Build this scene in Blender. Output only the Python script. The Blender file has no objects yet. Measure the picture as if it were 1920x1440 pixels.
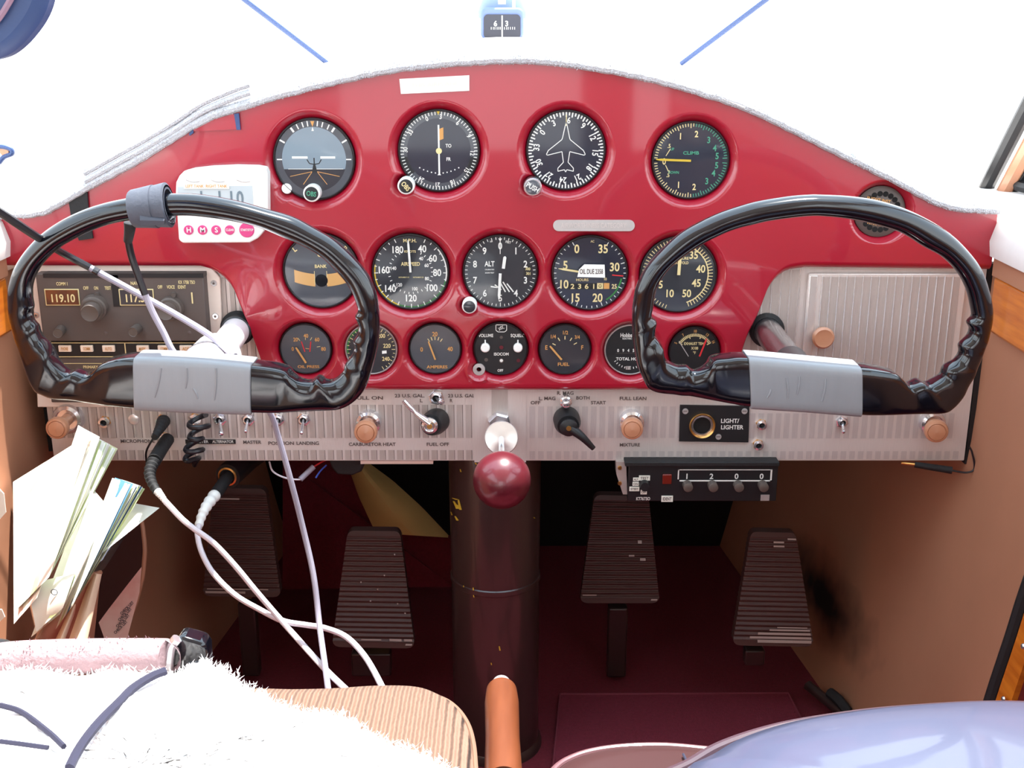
import bpy, math, random
import numpy as np
from mathutils import Vector, Matrix
random.seed(7)
S = bpy.context.scene
COL = S.collection
# ---------------- camera, world, sun, exposure ----------------
FPX = 2200.0
PITCH = math.atan(673/FPX)
CX, CY, CZ = 0.011, -1.07, 0.76
cd = bpy.data.cameras.new('camera'); cam = bpy.data.objects.new('camera', cd); COL.objects.link(cam)
cam.location = (CX, CY, CZ); cam.rotation_euler = (math.pi/2-PITCH, 0, 0)
cd.sensor_width = 36; cd.lens = FPX/1920*36; cd.clip_start = .01; cd.clip_end = 200
S.camera = cam
W = bpy.data.worlds.new('sky'); S.world = W; W.use_nodes = True
wn = W.node_tree.nodes; wl = W.node_tree.links
bg = wn['Background']; bg.inputs[1].default_value = 3.6
tc = wn.new('ShaderNodeTexCoord'); sp = wn.new('ShaderNodeSeparateXYZ'); rp = wn.new('ShaderNodeValToRGB')
wl.new(tc.outputs['Generated'], sp.inputs[0]); wl.new(sp.outputs['Z'], rp.inputs[0]); wl.new(rp.outputs[0], bg.inputs[0])
rp.color_ramp.elements[0].position = 0.0; rp.color_ramp.elements[0].color = (.62, .62, .62, 1)
rp.color_ramp.elements[1].position = 0.02; rp.color_ramp.elements[1].color = (.96, .98, 1, 1)
e = rp.color_ramp.elements.new(.8); e.color = (.68, .84, 1, 1)
sd = bpy.data.lights.new('sun', 'SUN'); sd.energy = 13; sd.angle = math.radians(.8); sd.color = (1, .96, .9)
sun = bpy.data.objects.new('sun', sd); COL.objects.link(sun)
sun.rotation_euler = Vector((.15, .13, .97)).to_track_quat('Z', 'Y').to_euler()
S.view_settings.view_transform = 'Standard'; S.view_settings.look = 'None'
S.view_settings.exposure = 0.22; S.view_settings.gamma = 1; S.view_settings.use_curve_mapping = False

# ---------------- pixel -> place ----------------
cp, spn = math.cos(PITCH), math.sin(PITCH)
def ray(u, v):
    a = (u-960)/FPX; b = -(v-720)/FPX
    return (a, cp-(-b)*0+b*spn, -spn+b*cp)
def px(u, v, y=0.0):
    r = ray(u, v); t = (y-CY)/r[1]
    return Vector((CX+r[0]*t, y, CZ+r[2]*t))
def pz(u, v, z):
    r = ray(u, v); t = (z-CZ)/r[2]
    return Vector((CX+r[0]*t, CY+r[1]*t, z))
def pX(u, v, x):
    r = ray(u, v); t = (x-CX)/r[0]
    return Vector((x, CY+r[1]*t, CZ+r[2]*t))
def scl(u, v, y=0.0):
    return (y-CY)/ray(u, v)[1]/FPX      # metres per pixel, horizontally

# ---------------- materials ----------------
def srgb(r, g, b):
    f = lambda c: (c/255/12.92 if c/255 <= .04045 else ((c/255+.055)/1.055)**2.4)
    return (f(r), f(g), f(b), 1)
MATS = {}
def mat(name, rgb, rough=.5, metal=0, coat=0, noise=.06, nscale=60, bump=0, bscale=300, rgb2=None, stretch=None, emit=0, sheen=0):
    m = bpy.data.materials.new(name); m.use_nodes = True; MATS[name] = m
    n = m.node_tree.nodes; l = m.node_tree.links; b = n['Principled BSDF']
    c = srgb(*rgb)
    b.inputs['Roughness'].default_value = rough; b.inputs['Metallic'].default_value = metal
    b.inputs['Coat Weight'].default_value = coat; b.inputs['Coat Roughness'].default_value = .06
    if sheen: b.inputs['Sheen Weight'].default_value = sheen
    tc = n.new('ShaderNodeTexCoord'); src = tc.outputs['Object']
    if stretch:
        mp = n.new('ShaderNodeMapping'); mp.inputs['Scale'].default_value = stretch; l.new(src, mp.inputs[0]); src = mp.outputs[0]
    nz = n.new('ShaderNodeTexNoise'); nz.inputs['Scale'].default_value = nscale; nz.inputs['Detail'].default_value = 4
    l.new(src, nz.inputs['Vector'])
    mx = n.new('ShaderNodeMix'); mx.data_type = 'RGBA'
    if rgb2: c2 = srgb(*rgb2); c1 = c
    else: c1 = tuple(x*(1-noise) for x in c[:3])+(1,); c2 = tuple(min(1, x*(1+noise)) for x in c[:3])+(1,)
    mx.inputs[6].default_value = c1; mx.inputs[7].default_value = c2
    if rgb2:
        cr = n.new('ShaderNodeMapRange'); cr.inputs[1].default_value = .35; cr.inputs[2].default_value = .65
        l.new(nz.outputs[0], cr.inputs[0]); l.new(cr.outputs[0], mx.inputs[0])
    else: l.new(nz.outputs[0], mx.inputs[0])
    l.new(mx.outputs[2], b.inputs['Base Color'])
    if emit:
        b.inputs['Emission Color'].default_value = c; b.inputs['Emission Strength'].default_value = emit
    if bump:
        bz = n.new('ShaderNodeTexNoise'); bz.inputs['Scale'].default_value = bscale; bz.inputs['Detail'].default_value = 3
        l.new(src, bz.inputs['Vector']); bp = n.new('ShaderNodeBump'); bp.inputs['Strength'].default_value = bump; bp.inputs['Distance'].default_value = .002
        l.new(bz.outputs[0], bp.inputs['Height']); l.new(bp.outputs[0], b.inputs['Normal'])
    return m
def glass(name, refl=.08, tint=(1, 1, 1, 1), rough=.0):
    m = bpy.data.materials.new(name); m.use_nodes = True; n = m.node_tree.nodes; l = m.node_tree.links
    n.remove(n['Principled BSDF']); o = n['Material Output']
    t = n.new('ShaderNodeBsdfTransparent'); t.inputs[0].default_value = tint
    g = n.new('ShaderNodeBsdfGlossy'); g.inputs['Roughness'].default_value = rough
    f = n.new('ShaderNodeLayerWeight'); f.inputs[0].default_value = .25
    ma = n.new('ShaderNodeMath'); ma.operation = 'MULTIPLY_ADD'; ma.inputs[1].default_value = .5; ma.inputs[2].default_value = refl; ma.use_clamp = True
    l.new(f.outputs['Fresnel'], ma.inputs[0])
    if refl == 0:
        l.new(t.outputs[0], o.inputs[0]); return m
    x = n.new('ShaderNodeMixShader'); l.new(ma.outputs[0], x.inputs[0]); l.new(t.outputs[0], x.inputs[1]); l.new(g.outputs[0], x.inputs[2]); l.new(x.outputs[0], o.inputs[0])
    return m
RED = mat('red_paint', (160, 17, 42), .32, coat=1, noise=.05, nscale=12)
def red_fx():
    n = RED.node_tree.nodes; n['Principled BSDF'].inputs['Coat Roughness'].default_value = .05
red_fx()
BLK = mat('black_gloss', (7, 9, 17), .13, coat=.35, nscale=40)
BLKM = mat('black_satin', (22, 23, 26), .45)
BLKR = mat('black_rubber', (20, 20, 22), .7, bump=.2)
FACE = mat('dial_black', (34, 38, 46), .55, coat=1)
FACEB = mat('dial_navy', (16, 22, 44), .5, coat=1)
FACEG = mat('dial_grey', (68, 72, 80), .6, coat=1)
WHT = mat('marking_white', (225, 225, 220), .6)
CRM = mat('marking_cream', (222, 205, 150), .6)
ORG = mat('marking_orange', (205, 150, 85), .6)
GRN = mat('marking_green', (70, 150, 120), .6)
DGRN = mat('arc_green', (40, 120, 50), .6)
YEL = mat('marking_yellow', (200, 170, 50), .6)
REDM = mat('marking_red', (205, 40, 45), .6)
CHR = mat('chrome', (222, 222, 226), .16, metal=.85)
SMOK = mat('smoked_chrome', (120, 116, 120), .2, metal=.9)
LCDD = mat('lcd_digit', (104, 120, 130), .4)
STRP = mat('rubber_strap', (66, 70, 82), .6, bump=.2)
ALUE = mat('faint_rib_strip', (206, 198, 195), .42, metal=.5, noise=.12, nscale=50, bump=.15, bscale=80, stretch=(30, 1, 1.5))
BELL = mat('pale_blue_case', (110, 128, 176), .4)
ALU = mat('brushed_steel', (220, 211, 206), .36, metal=.35, noise=.08, nscale=40, bump=.12, bscale=60, stretch=(30, 1, 1.5))
ALUD = mat('engine_turned_strip', (188, 178, 172), .42, metal=.35, noise=.12, nscale=50, bump=.15, bscale=80, stretch=(30, 1, 1.5))
ALUB = mat('bright_rib_edge', (232, 226, 222), .25, metal=.6)
INK = mat('engraved_ink', (92, 80, 76), .7)
TRIMW = mat('radio_trim_cream', (240, 224, 212), .45, metal=0, noise=.05)
TAN = mat('tan_plastic_knob', (190, 134, 102), .35, coat=.3)
MAR = mat('maroon_plastic', (98, 26, 38), .3, coat=.4, rgb2=(84, 22, 32), nscale=30)
LEA = mat('tan_leather', (172, 120, 92), .55, noise=.15, nscale=9, bump=.35, bscale=16)
LEAD = mat('dark_brown_leather', (62, 36, 36), .38, noise=.1, nscale=9, bump=.15, bscale=40)
LEAS = mat('seat_top_sky_sheen', (74, 78, 100), .3, coat=.5, noise=.06, nscale=9, bump=.12, bscale=14)  # dark leather tinted blue-grey: the sky's sheen is put into the colour
WOOD = mat('varnished_wood', (216, 124, 36), .35, coat=.4, rgb2=(186, 94, 22), nscale=9, stretch=(1, 1.5, 14))
WOODH = mat('lever_wood', (112, 60, 34), .4, coat=.2, rgb2=(96, 48, 24), nscale=14, stretch=(6, 1, 1))
CARP = mat('maroon_carpet', (104, 22, 38), .95, noise=.35, nscale=260, bump=.6, bscale=700)
CARP2 = mat('carpet_mat', (116, 34, 52), .95, noise=.3, nscale=260, bump=.6, bscale=700)
FOAM = mat('yellowed_foam', (206, 178, 110), .8, noise=.2, nscale=14)
COLM = mat('column_brown_paint', (52, 36, 34), .28, coat=.3, noise=.08)
PED = mat('pedal_brown', (76, 50, 46), .45, noise=.1)
BARE = mat('worn_metal', (190, 180, 174), .4, metal=.4)
WPL = mat('white_plastic', (238, 240, 236), .4)
GREYT = mat('duct_tape_grey', (134, 137, 142), .4, metal=.1, noise=.05, bump=.25, bscale=26, stretch=(3, 1, .4))
PAPER = mat('paper_white', (236, 236, 224), .8, noise=.05, nscale=18)
PAPG = mat('chart_green', (176, 196, 128), .8, rgb2=(214, 216, 170), nscale=30)
PAPB = mat('chart_blue', (52, 104, 134), .7, noise=.15)
PAPP = mat('chart_pink', (216, 170, 160), .8, rgb2=(236, 226, 214), nscale=22)
FLEE = mat('white_fleece', (246, 243, 243), .95, noise=.03, nscale=90, bump=.3, bscale=160, sheen=.3)
FLEP = mat('fleece_roll', (150, 126, 130), .95, noise=.12, nscale=140, bump=.8, bscale=260)
SEAM = mat('seam_blue_grey', (40, 40, 60), .9)
CORD = mat('ribbed_tan_cloth', (126, 96, 80), .85, noise=.08, nscale=120)
def ribbump(m, sc, st):
    n = m.node_tree.nodes; l = m.node_tree.links; tc = n.new('ShaderNodeTexCoord'); w = n.new('ShaderNodeTexWave'); w.inputs['Scale'].default_value = sc; w.inputs['Distortion'].default_value = .6
    w.inputs['Detail'].default_value = 1; w.inputs['Detail Scale'].default_value = 3
    b = n.new('ShaderNodeBump'); b.inputs['Strength'].default_value = st; b.inputs['Distance'].default_value = .003; l.new(tc.outputs['Object'], w.inputs[0]); l.new(w.outputs['Fac'], b.inputs['Height']); l.new(b.outputs[0], n['Principled BSDF'].inputs['Normal'])
ribbump(CORD, 62, .9)
FRI = mat('grey_fleece_trim', (196, 198, 204), .95, noise=.3, nscale=500, bump=.9, bscale=900)
DECK = mat('glareshield_vinyl', (220, 214, 210), .8)
HEAD = mat('headliner_cream', (232, 220, 206), .9)
CABW = mat('cable_white', (222, 216, 224), .4)
CABG = mat('cable_grey', (150, 145, 160), .4)
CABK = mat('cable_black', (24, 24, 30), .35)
GOLD = mat('brass', (214, 160, 90), .28, metal=.9)
DARKV = mat('dark_blue_vinyl', (50, 72, 118), .5, noise=.1, nscale=20, bump=.2, bscale=120)
RADIO = mat('radio_black', (84, 74, 70), .5, noise=.08, nscale=30)
RADK = mat('radio_knob', (88, 78, 72), .5)
BTN = mat('button_cream', (240, 220, 200), .5)
LCD = mat('lcd_grey', (182, 192, 196), .3)
PINK = mat('button_magenta', (200, 60, 120), .5)
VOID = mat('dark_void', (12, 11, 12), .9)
LENR = mat('red_lens', (112, 34, 24), .2, coat=.6)
SILV = mat('silver_placard', (190, 186, 184), .45, metal=.5, noise=.1, nscale=300)
SKYF = mat('horizon_sky', (122, 138, 150), .5, coat=1)
GRDF = mat('horizon_ground', (34, 36, 46), .6, coat=1)
BALLF = mat('inclinometer_tube', (206, 160, 100), .3, coat=.4)
GLS = glass('gauge_glass', .0, (.97, .98, .98, 1))
GLSA = GLS
WIN = glass('window_acrylic', .0, (.97, .98, .98, 1))

# ---------------- mesh builder ----------------
class MB:
    def __init__(s): s.v = []; s.f = []; s.m = []; s.mats = []; s.cur = 0
    def use(s, m):
        if m not in s.mats: s.mats.append(m)
        s.cur = s.mats.index(m); return s
    def add(s, vs, fs):
        o = len(s.v); s.v += [tuple(p) for p in vs]
        for f in fs: s.f.append(tuple(i+o for i in f)); s.m.append(s.cur)
        return s
    def box(s, a, b):
        (x0, y0, z0), (x1, y1, z1) = a, b
        if x0 > x1: x0, x1 = x1, x0
        if y0 > y1: y0, y1 = y1, y0
        if z0 > z1: z0, z1 = z1, z0
        vs = [(x0, y0, z0), (x1, y0, z0), (x1, y1, z0), (x0, y1, z0), (x0, y0, z1), (x1, y0, z1), (x1, y1, z1), (x0, y1, z1)]
        return s.add(vs, [(3, 2, 1, 0), (4, 5, 6, 7), (0, 1, 5, 4), (1, 2, 6, 5), (2, 3, 7, 6), (3, 0, 4, 7)])
    def quad(s, *p): return s.add(p, [tuple(range(len(p)))])
    def prism(s, poly, y0, y1):
        # poly: (x,z) list, extruded y0 (front, nearer camera) .. y1
        n = len(poly); A = sum(poly[i][0]*poly[(i+1) % n][1]-poly[(i+1) % n][0]*poly[i][1] for i in range(n))
        if A < 0: poly = poly[::-1]
        vs = [(x, y0, z) for x, z in poly]+[(x, y1, z) for x, z in poly]
        return s.add(vs, [tuple(range(n)), tuple(range(2*n-1, n-1, -1))]+[(i, i+n, (i+1) % n+n, (i+1) % n) for i in range(n)])
    def lathe(s, prof, o, axis=(0, -1, 0), seg=32, cap=True):
        # prof: (r, h) along axis from o
        ax = Vector(axis).normalized(); a = ax.orthogonal().normalized(); b = ax.cross(a); o = Vector(o)
        vs = []; fs = []
        for r, h in prof:
            for i in range(seg):
                t = 2*math.pi*i/seg; vs.append(o+ax*h+(a*math.cos(t)+b*math.sin(t))*r)
        for k in range(len(prof)-1):
            for i in range(seg):
                j = (i+1) % seg; fs.append((k*seg+i, k*seg+j, (k+1)*seg+j, (k+1)*seg+i))
        if cap: fs.append(tuple(range(seg-1, -1, -1))); fs.append(tuple((len(prof)-1)*seg+i for i in range(seg)))
        return s.add(vs, fs)
    def cyl(s, p0, p1, r0, r1=None, seg=20):
        p0 = Vector(p0); p1 = Vector(p1); d = p1-p0
        return s.lathe([(r0, 0), (r0 if r1 is None else r1, d.length)], p0, d, seg)
    def tube(s, pts, r, seg=10, cap=True, sub=6, closed=False):
        P = spline(pts, sub, closed) if sub > 1 else [Vector(p) for p in pts]
        n = len(P); rr = r if callable(r) else (lambda t: r)
        N = None; vs = []; fs = []
        for i, p in enumerate(P):
            t = (P[(i+1) % n]-P[i-1]) if (closed or 0 < i < n-1) else (P[1]-P[0] if i == 0 else P[-1]-P[-2])
            t.normalize()
            N = t.orthogonal().normalized() if N is None else (N-t*N.dot(t)).normalized()
            B = t.cross(N); R = rr(i/(n-1))
            for k in range(seg):
                a = 2*math.pi*k/seg; vs.append(p+(N*math.cos(a)+B*math.sin(a))*R)
        for i in range(n if closed else n-1):
            i2 = (i+1) % n
            for k in range(seg):
                k2 = (k+1) % seg; fs.append((i*seg+k, i*seg+k2, i2*seg+k2, i2*seg+k))
        if cap and not closed: fs.append(tuple(range(seg-1, -1, -1))); fs.append(tuple((n-1)*seg+i for i in range(seg)))
        return s.add(vs, fs)
    def grid(s, fn, nu, nv, thick=None):
        vs = [fn(i/nu, j/nv) for j in range(nv+1) for i in range(nu+1)]
        fs = [(j*(nu+1)+i, j*(nu+1)+i+1, (j+1)*(nu+1)+i+1, (j+1)*(nu+1)+i) for j in range(nv) for i in range(nu)]
        if thick is None: return s.add(vs, fs)
        t = Vector(thick); n = len(vs); vs2 = [Vector(p)+t for p in vs]; f2 = [tuple(n+i for i in f[::-1]) for f in fs]
        b = [i for i in range(nu+1)]+[(j+1)*(nu+1)-1 for j in range(1, nv+1)]+[nv*(nu+1)+i for i in range(nu-1, -1, -1)]+[j*(nu+1) for j in range(nv-1, 0, -1)]
        f3 = [(b[k], b[k-1], b[k-1]+n, b[k]+n) for k in range(len(b))]
        return s.add(list(vs)+vs2, fs+f2+f3)
    def build(s, name, parent=None, mats=None, smooth=True, ang=35, sub=0, bevel=0):
        me = bpy.data.meshes.new(name)
        off = wloc(parent) if parent else Vector((0, 0, 0))
        me.from_pydata([(x-off.x, y-off.y, z-off.z) for x, y, z in s.v], [], s.f)
        for m in s.mats: me.materials.append(m)
        me.polygons.foreach_set('material_index', s.m)
        me.update(); me.validate()
        o = bpy.data.objects.new(name, me); COL.objects.link(o)
        if parent: o.parent = parent
        if smooth:
            me.polygons.foreach_set('use_smooth', [True]*len(me.polygons)); me.set_sharp_from_angle(angle=math.radians(ang))
        if bevel:
            md = o.modifiers.new('bevel', 'BEVEL'); md.width = bevel; md.segments = 2; md.limit_method = 'ANGLE'; md.angle_limit = math.radians(40)
        if sub: md = o.modifiers.new('sub', 'SUBSURF'); md.levels = sub; md.render_levels = sub
        return o
def wloc(o):
    v = Vector((0, 0, 0))
    while o is not None: v += o.location; o = o.parent
    return v
def spline(pts, sub=6, closed=False):
    P = [Vector(p) for p in pts]; n = len(P); out = []
    for i in range(n if closed else n-1):
        if closed: a, b, c, d = P[i-1], P[i], P[(i+1) % n], P[(i+2) % n]
        else: b, c = P[i], P[i+1]; a = P[i-1] if i else b*2-c; d = P[i+2] if i+2 < n else c*2-b
        for k in range(sub):
            t = k/sub
            out.append(.5*((2*b)+(c-a)*t+(2*a-5*b+4*c-d)*t*t+(3*b-a-3*c+d)*t**3))
    if not closed: out.append(P[-1])
    return out
def thing(name, label, cat, loc, group=None):
    o = bpy.data.objects.new(name, None); COL.objects.link(o); o.location = loc; o.empty_display_size = .02
    o['label'] = label; o['category'] = cat
    if group: o['group'] = group
    return o
def tag(o, label, cat, group=None, kind=None):
    o['label'] = label; o['category'] = cat
    if group: o['group'] = group
    if kind: o['kind'] = kind
    return o
def struct(o): o['kind'] = 'structure'; return o

# ---------------- lettering ----------------
_tc = {}
def tmesh(s):
    if s in _tc: return _tc[s]
    c = bpy.data.curves.new('t', 'FONT'); c.body = s; c.size = 1; c.resolution_u = 3; c.align_x = 'CENTER'; c.offset = .022
    o = bpy.data.objects.new('t', c); COL.objects.link(o)
    dg = bpy.context.evaluated_depsgraph_get(); oe = o.evaluated_get(dg); me = oe.to_mesh()
    v = [(p.co.x, p.co.y) for p in me.vertices]; f = [tuple(p.vertices) for p in me.polygons]
    oe.to_mesh_clear(); bpy.data.objects.remove(o); bpy.data.curves.remove(c)
    xs = [p[0] for p in v] or [0]; mx = (min(xs)+max(xs))/2
    _tc[s] = ([((x-mx)/.70, y/.70-.5) for x, y in v], f, (max(xs)-min(xs))/.70)
    return _tc[s]
def T(mb, s, x, z, h, y, m, rot=0, w=None, xs=1.0):
    """lettering on a plane facing -Y; h cap height, w forces the width, rot clockwise degrees"""
    v, f, ww = tmesh(s)
    if w: xs = w/(ww*h)
    c, sn = math.cos(math.radians(-rot)), math.sin(math.radians(-rot))
    mb.use(m); vs = []
    for a, b in v:
        a *= h*xs; b *= h; vs.append((x+a*c-b*sn, y, z+a*sn+b*c))
    mb.add(vs, f)
def TP(mb, s, u, v, hpx, y, m, wpx=None, rot=0, xs=1.0):
    p = px(u, v, y); k = scl(u, v, y)
    T(mb, s, p.x, p.z, hpx*k/cp, y, m, rot, wpx*k if wpx else None, xs)
# ================= cabin shell =================
def interp(pts, x):
    if x <= pts[0][0]: return pts[0][1]
    for (a, b), (c, d) in zip(pts, pts[1:]):
        if x <= c: return b+(d-b)*(x-a)/(c-a)
    return pts[-1][1]
def wallx(y, z):
    return .464-.062*max(0, min(1, 1-z/.4))**1.5-.13*max(0, y)
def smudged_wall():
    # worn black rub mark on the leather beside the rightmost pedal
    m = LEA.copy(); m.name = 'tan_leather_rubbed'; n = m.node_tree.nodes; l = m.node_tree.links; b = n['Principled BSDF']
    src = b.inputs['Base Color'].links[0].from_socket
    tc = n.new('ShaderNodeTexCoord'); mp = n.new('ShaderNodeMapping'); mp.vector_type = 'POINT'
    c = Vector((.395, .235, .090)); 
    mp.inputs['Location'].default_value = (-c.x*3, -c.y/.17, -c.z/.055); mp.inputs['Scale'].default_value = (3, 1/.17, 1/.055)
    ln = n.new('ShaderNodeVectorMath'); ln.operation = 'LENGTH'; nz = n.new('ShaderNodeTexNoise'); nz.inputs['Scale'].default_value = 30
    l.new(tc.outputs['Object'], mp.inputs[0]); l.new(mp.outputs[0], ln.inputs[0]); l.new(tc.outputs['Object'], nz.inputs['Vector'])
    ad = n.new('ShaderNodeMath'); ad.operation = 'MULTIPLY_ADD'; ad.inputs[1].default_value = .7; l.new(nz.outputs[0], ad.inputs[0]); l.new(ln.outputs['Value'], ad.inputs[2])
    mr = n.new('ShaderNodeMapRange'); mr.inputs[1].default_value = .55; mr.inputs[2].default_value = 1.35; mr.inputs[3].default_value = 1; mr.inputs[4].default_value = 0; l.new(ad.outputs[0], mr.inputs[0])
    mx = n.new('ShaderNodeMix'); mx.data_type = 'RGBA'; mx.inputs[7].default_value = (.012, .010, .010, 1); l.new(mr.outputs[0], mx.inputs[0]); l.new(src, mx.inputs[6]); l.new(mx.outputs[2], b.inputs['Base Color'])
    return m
def make_wall(sg, name):
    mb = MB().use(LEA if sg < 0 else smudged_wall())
    mb.grid(lambda a, b: (sg*wallx(-2.2+2.9*a, .54*b)+sg*0, -2.2+2.9*a, .54*b), 60, 16, thick=(sg*.02, 0, 0))
    return struct(mb.build(name))
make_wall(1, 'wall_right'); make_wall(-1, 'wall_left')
mb = MB().use(CARP).box((-.52, -2.2, -.02), (.52, .72, 0)); struct(mb.build('floor'))
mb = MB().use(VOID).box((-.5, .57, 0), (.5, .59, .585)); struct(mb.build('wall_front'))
mb = MB().use(LEA).box((-.56, -2.22, 0), (.56, -2.2, .43)).box((-.56, -2.22, 1.0), (.56, -2.2, 1.2)).box((.20, -2.22, .4), (.34, -2.2, 1.05)).box((.44, -2.22, .4), (.56, -2.2, 1.05)).box((-.56, -2.22, .4), (-.46, -2.2, 1.05)); struct(mb.build('wall_back'))
mb = MB().use(HEAD).grid(lambda a, b: (-.55+1.1*a, -2.22+1.72*b, 1.15+.04*math.sin(math.pi*a)), 12, 10, thick=(0, 0, .02)); struct(mb.build('ceiling'))
# sill ledges, painted strips, wood trim
for sg, nm in ((1, 'right'), (-1, 'left')):
    y1 = .30
    mb = MB().use(DECK)
    pr = [(.452, .556), (.450, .570), (.455, .588), (.470, .600), (.56, .602), (.56, .556)]
    vs = []; n = len(pr)
    for y in (-2.2, 0.0, y1): vs += [(sg*x, y, z) for x, z in pr]
    fs = [(k*n+i, k*n+(i+1) % n, (k+1)*n+(i+1) % n, (k+1)*n+i) for k in range(2) for i in range(n)]+[tuple(range(n-1, -1, -1)), tuple(2*n+i for i in range(n))]
    if sg > 0: fs = [f[::-1] for f in fs]
    mb.add(vs, fs); struct(mb.build('trim_1' if sg > 0 else 'trim_2'))
    mb = MB().use(LEA).box((sg*.456, -2.2, .538), (sg*.475, .0, .5565)); struct(mb.build('trim_3' if sg > 0 else 'trim_4'))
    mb = MB().use(WOOD).box((sg*.456, -2.2, .486), (sg*.470, -.004, .538)); struct(mb.build('trim_5' if sg > 0 else 'trim_6', bevel=.003))
    # upper side of the cabin, with the side window opening
    mb = MB().use(HEAD).box((sg*.54, -2.2, .60), (sg*.56, -1.75, 1.17)).box((sg*.54, -1.75, 1.06), (sg*.56, -.36, 1.17)).box((sg*.54, -1.15, .60), (sg*.56, -1.08, 1.07))
    mb.box((sg*.54, -.40, 1.04), (sg*.56, -.3, 1.17))
    struct(mb.build('wall_upper_right' if sg > 0 else 'wall_upper_left'))
    mb = MB().use(WIN).box((sg*.549, -1.75, .60), (sg*.551, -.0, 1.08)); struct(mb.build('window_2' if sg > 0 else 'window_3'))
# front post at the right of the windshield
mb = MB().use(BLKM).tube([(.497, .152, .585), (.500, .062, .697), (.50, -.12, .90), (.49, -.38, 1.16)], .0075, 8)
mb.use(TAN); mb.tube([(.507, .128, .585), (.512, .040, .697), (.512, -.14, .90), (.50, -.39, 1.16)], .0085, 8)
mb.use(BLKM).tube([(.513, .118, .590), (.520, .030, .697), (.52, -.15, .90), (.51, -.395, 1.16)], .004, 8)
struct(mb.build('trim_7'))
mb = MB().use(HEAD).tube([(-.53, .152, .585), (-.535, .062, .697), (-.53, -.12, .90), (-.51, -.38, 1.16)], .012, 8); struct(mb.build('trim_8'))
mb = MB().use(BLKM).tube([(.513, .10, .608), (.527, .02, .606), (.535, -.3, .606), (.535, -1.5, .606)], .006, 8); struct(mb.build('trim_9'))
# windshield
def wsh(a, b):
    s = 2*a-1; p = Vector((.525*s, .44-.30*s*s, .60+.105*(1-s*s))); q = Vector((.50*s, -.36, 1.165))
    r = p.lerp(q, b); r.y += .06*math.sin(math.pi*b); return r
struct(MB().use(WIN).grid(wsh, 24, 10).build('window_1'))

# ================= red panel =================
TOP = [(20, 408), (75, 403), (117, 384), (163, 357), (217, 328), (271, 298), (320, 267), (352, 247), (400, 222), (480, 197), (528, 183), (643, 154), (743, 134), (839, 124), (920, 118), (980, 118), (1045, 122), (1145, 137), (1220, 152), (1310, 177), (1400, 207), (1481, 245), (1563, 286), (1644, 326), (1698, 353), (1735, 374), (1766, 387), (1793, 394), (1844, 399)]
BOT = [(20, 499), (374, 500), (392, 505), (406, 512), (420, 522), (431, 534), (440, 548), (447, 564), (466, 605), (477, 643), (489, 680), (505, 733), (1370, 733), (1380, 700), (1391, 664), (1402, 632), (1412, 612), (1421, 594), (1428, 577), (1434, 561), (1439, 548), (1445, 537), (1452, 527), (1461, 518), (1472, 510), (1483, 506), (1510, 502), (1844, 506)]
topW = [(px(u, v).x, px(u, v).z) for u, v in TOP]; botW = [(px(u, v).x, px(u, v).z) for u, v in BOT]
topW[0] = (-.4575, topW[0][1]); botW[0] = (-.4575, botW[0][1]); topW[-1] = (.4545, topW[-1][1]); botW[-1] = (.4545, botW[-1][1])
def smoothcurve(pts):
    P = spline([(x, 0, z) for x, z in pts], 6); return [(p.x, p.z) for p in P]
topS = smoothcurve(topW)
HY = .006
G = {  # u, v, r(px), flare
 'attitude': (589, 299, 75), 'vor': (823, 283, 75), 'heading': (1061, 282, 73), 'climb': (1295, 301, 71),
 'bank': (602, 508, 70), 'airspeed': (770, 510, 71), 'altimeter': (938, 510, 69), 'tach': (1106, 512, 70), 'manifold': (1272, 515, 71),
 'oil': (573, 654, 48), 'temp': (696, 655, 48), 'amps': (816, 654, 48), 'intercom': (939, 654, 50), 'fuel': (1059, 655, 48), 'hours': (1182, 656, 48), 'exhaust': (1302, 659, 47),
 'vent': (1650, 397, 47)}
def gpos(k, y=HY):
    u, v, r = G[k]; p = px(u, v, y); return p.x, p.z, r*scl(u, v, y)
holes = []
for k in G:
    x, z, r = gpos(k); holes.append((x, z, r, r*.17+.0035, HY+.004))
for (u, v, r) in ((538, 356, 11), (758, 343, 14), (997, 344, 13), (878, 572, 11), (898, 692, 10)):
    p = px(u, v, .003); holes.append((p.x, p.z, r*.0005, .006, .0075))
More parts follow.
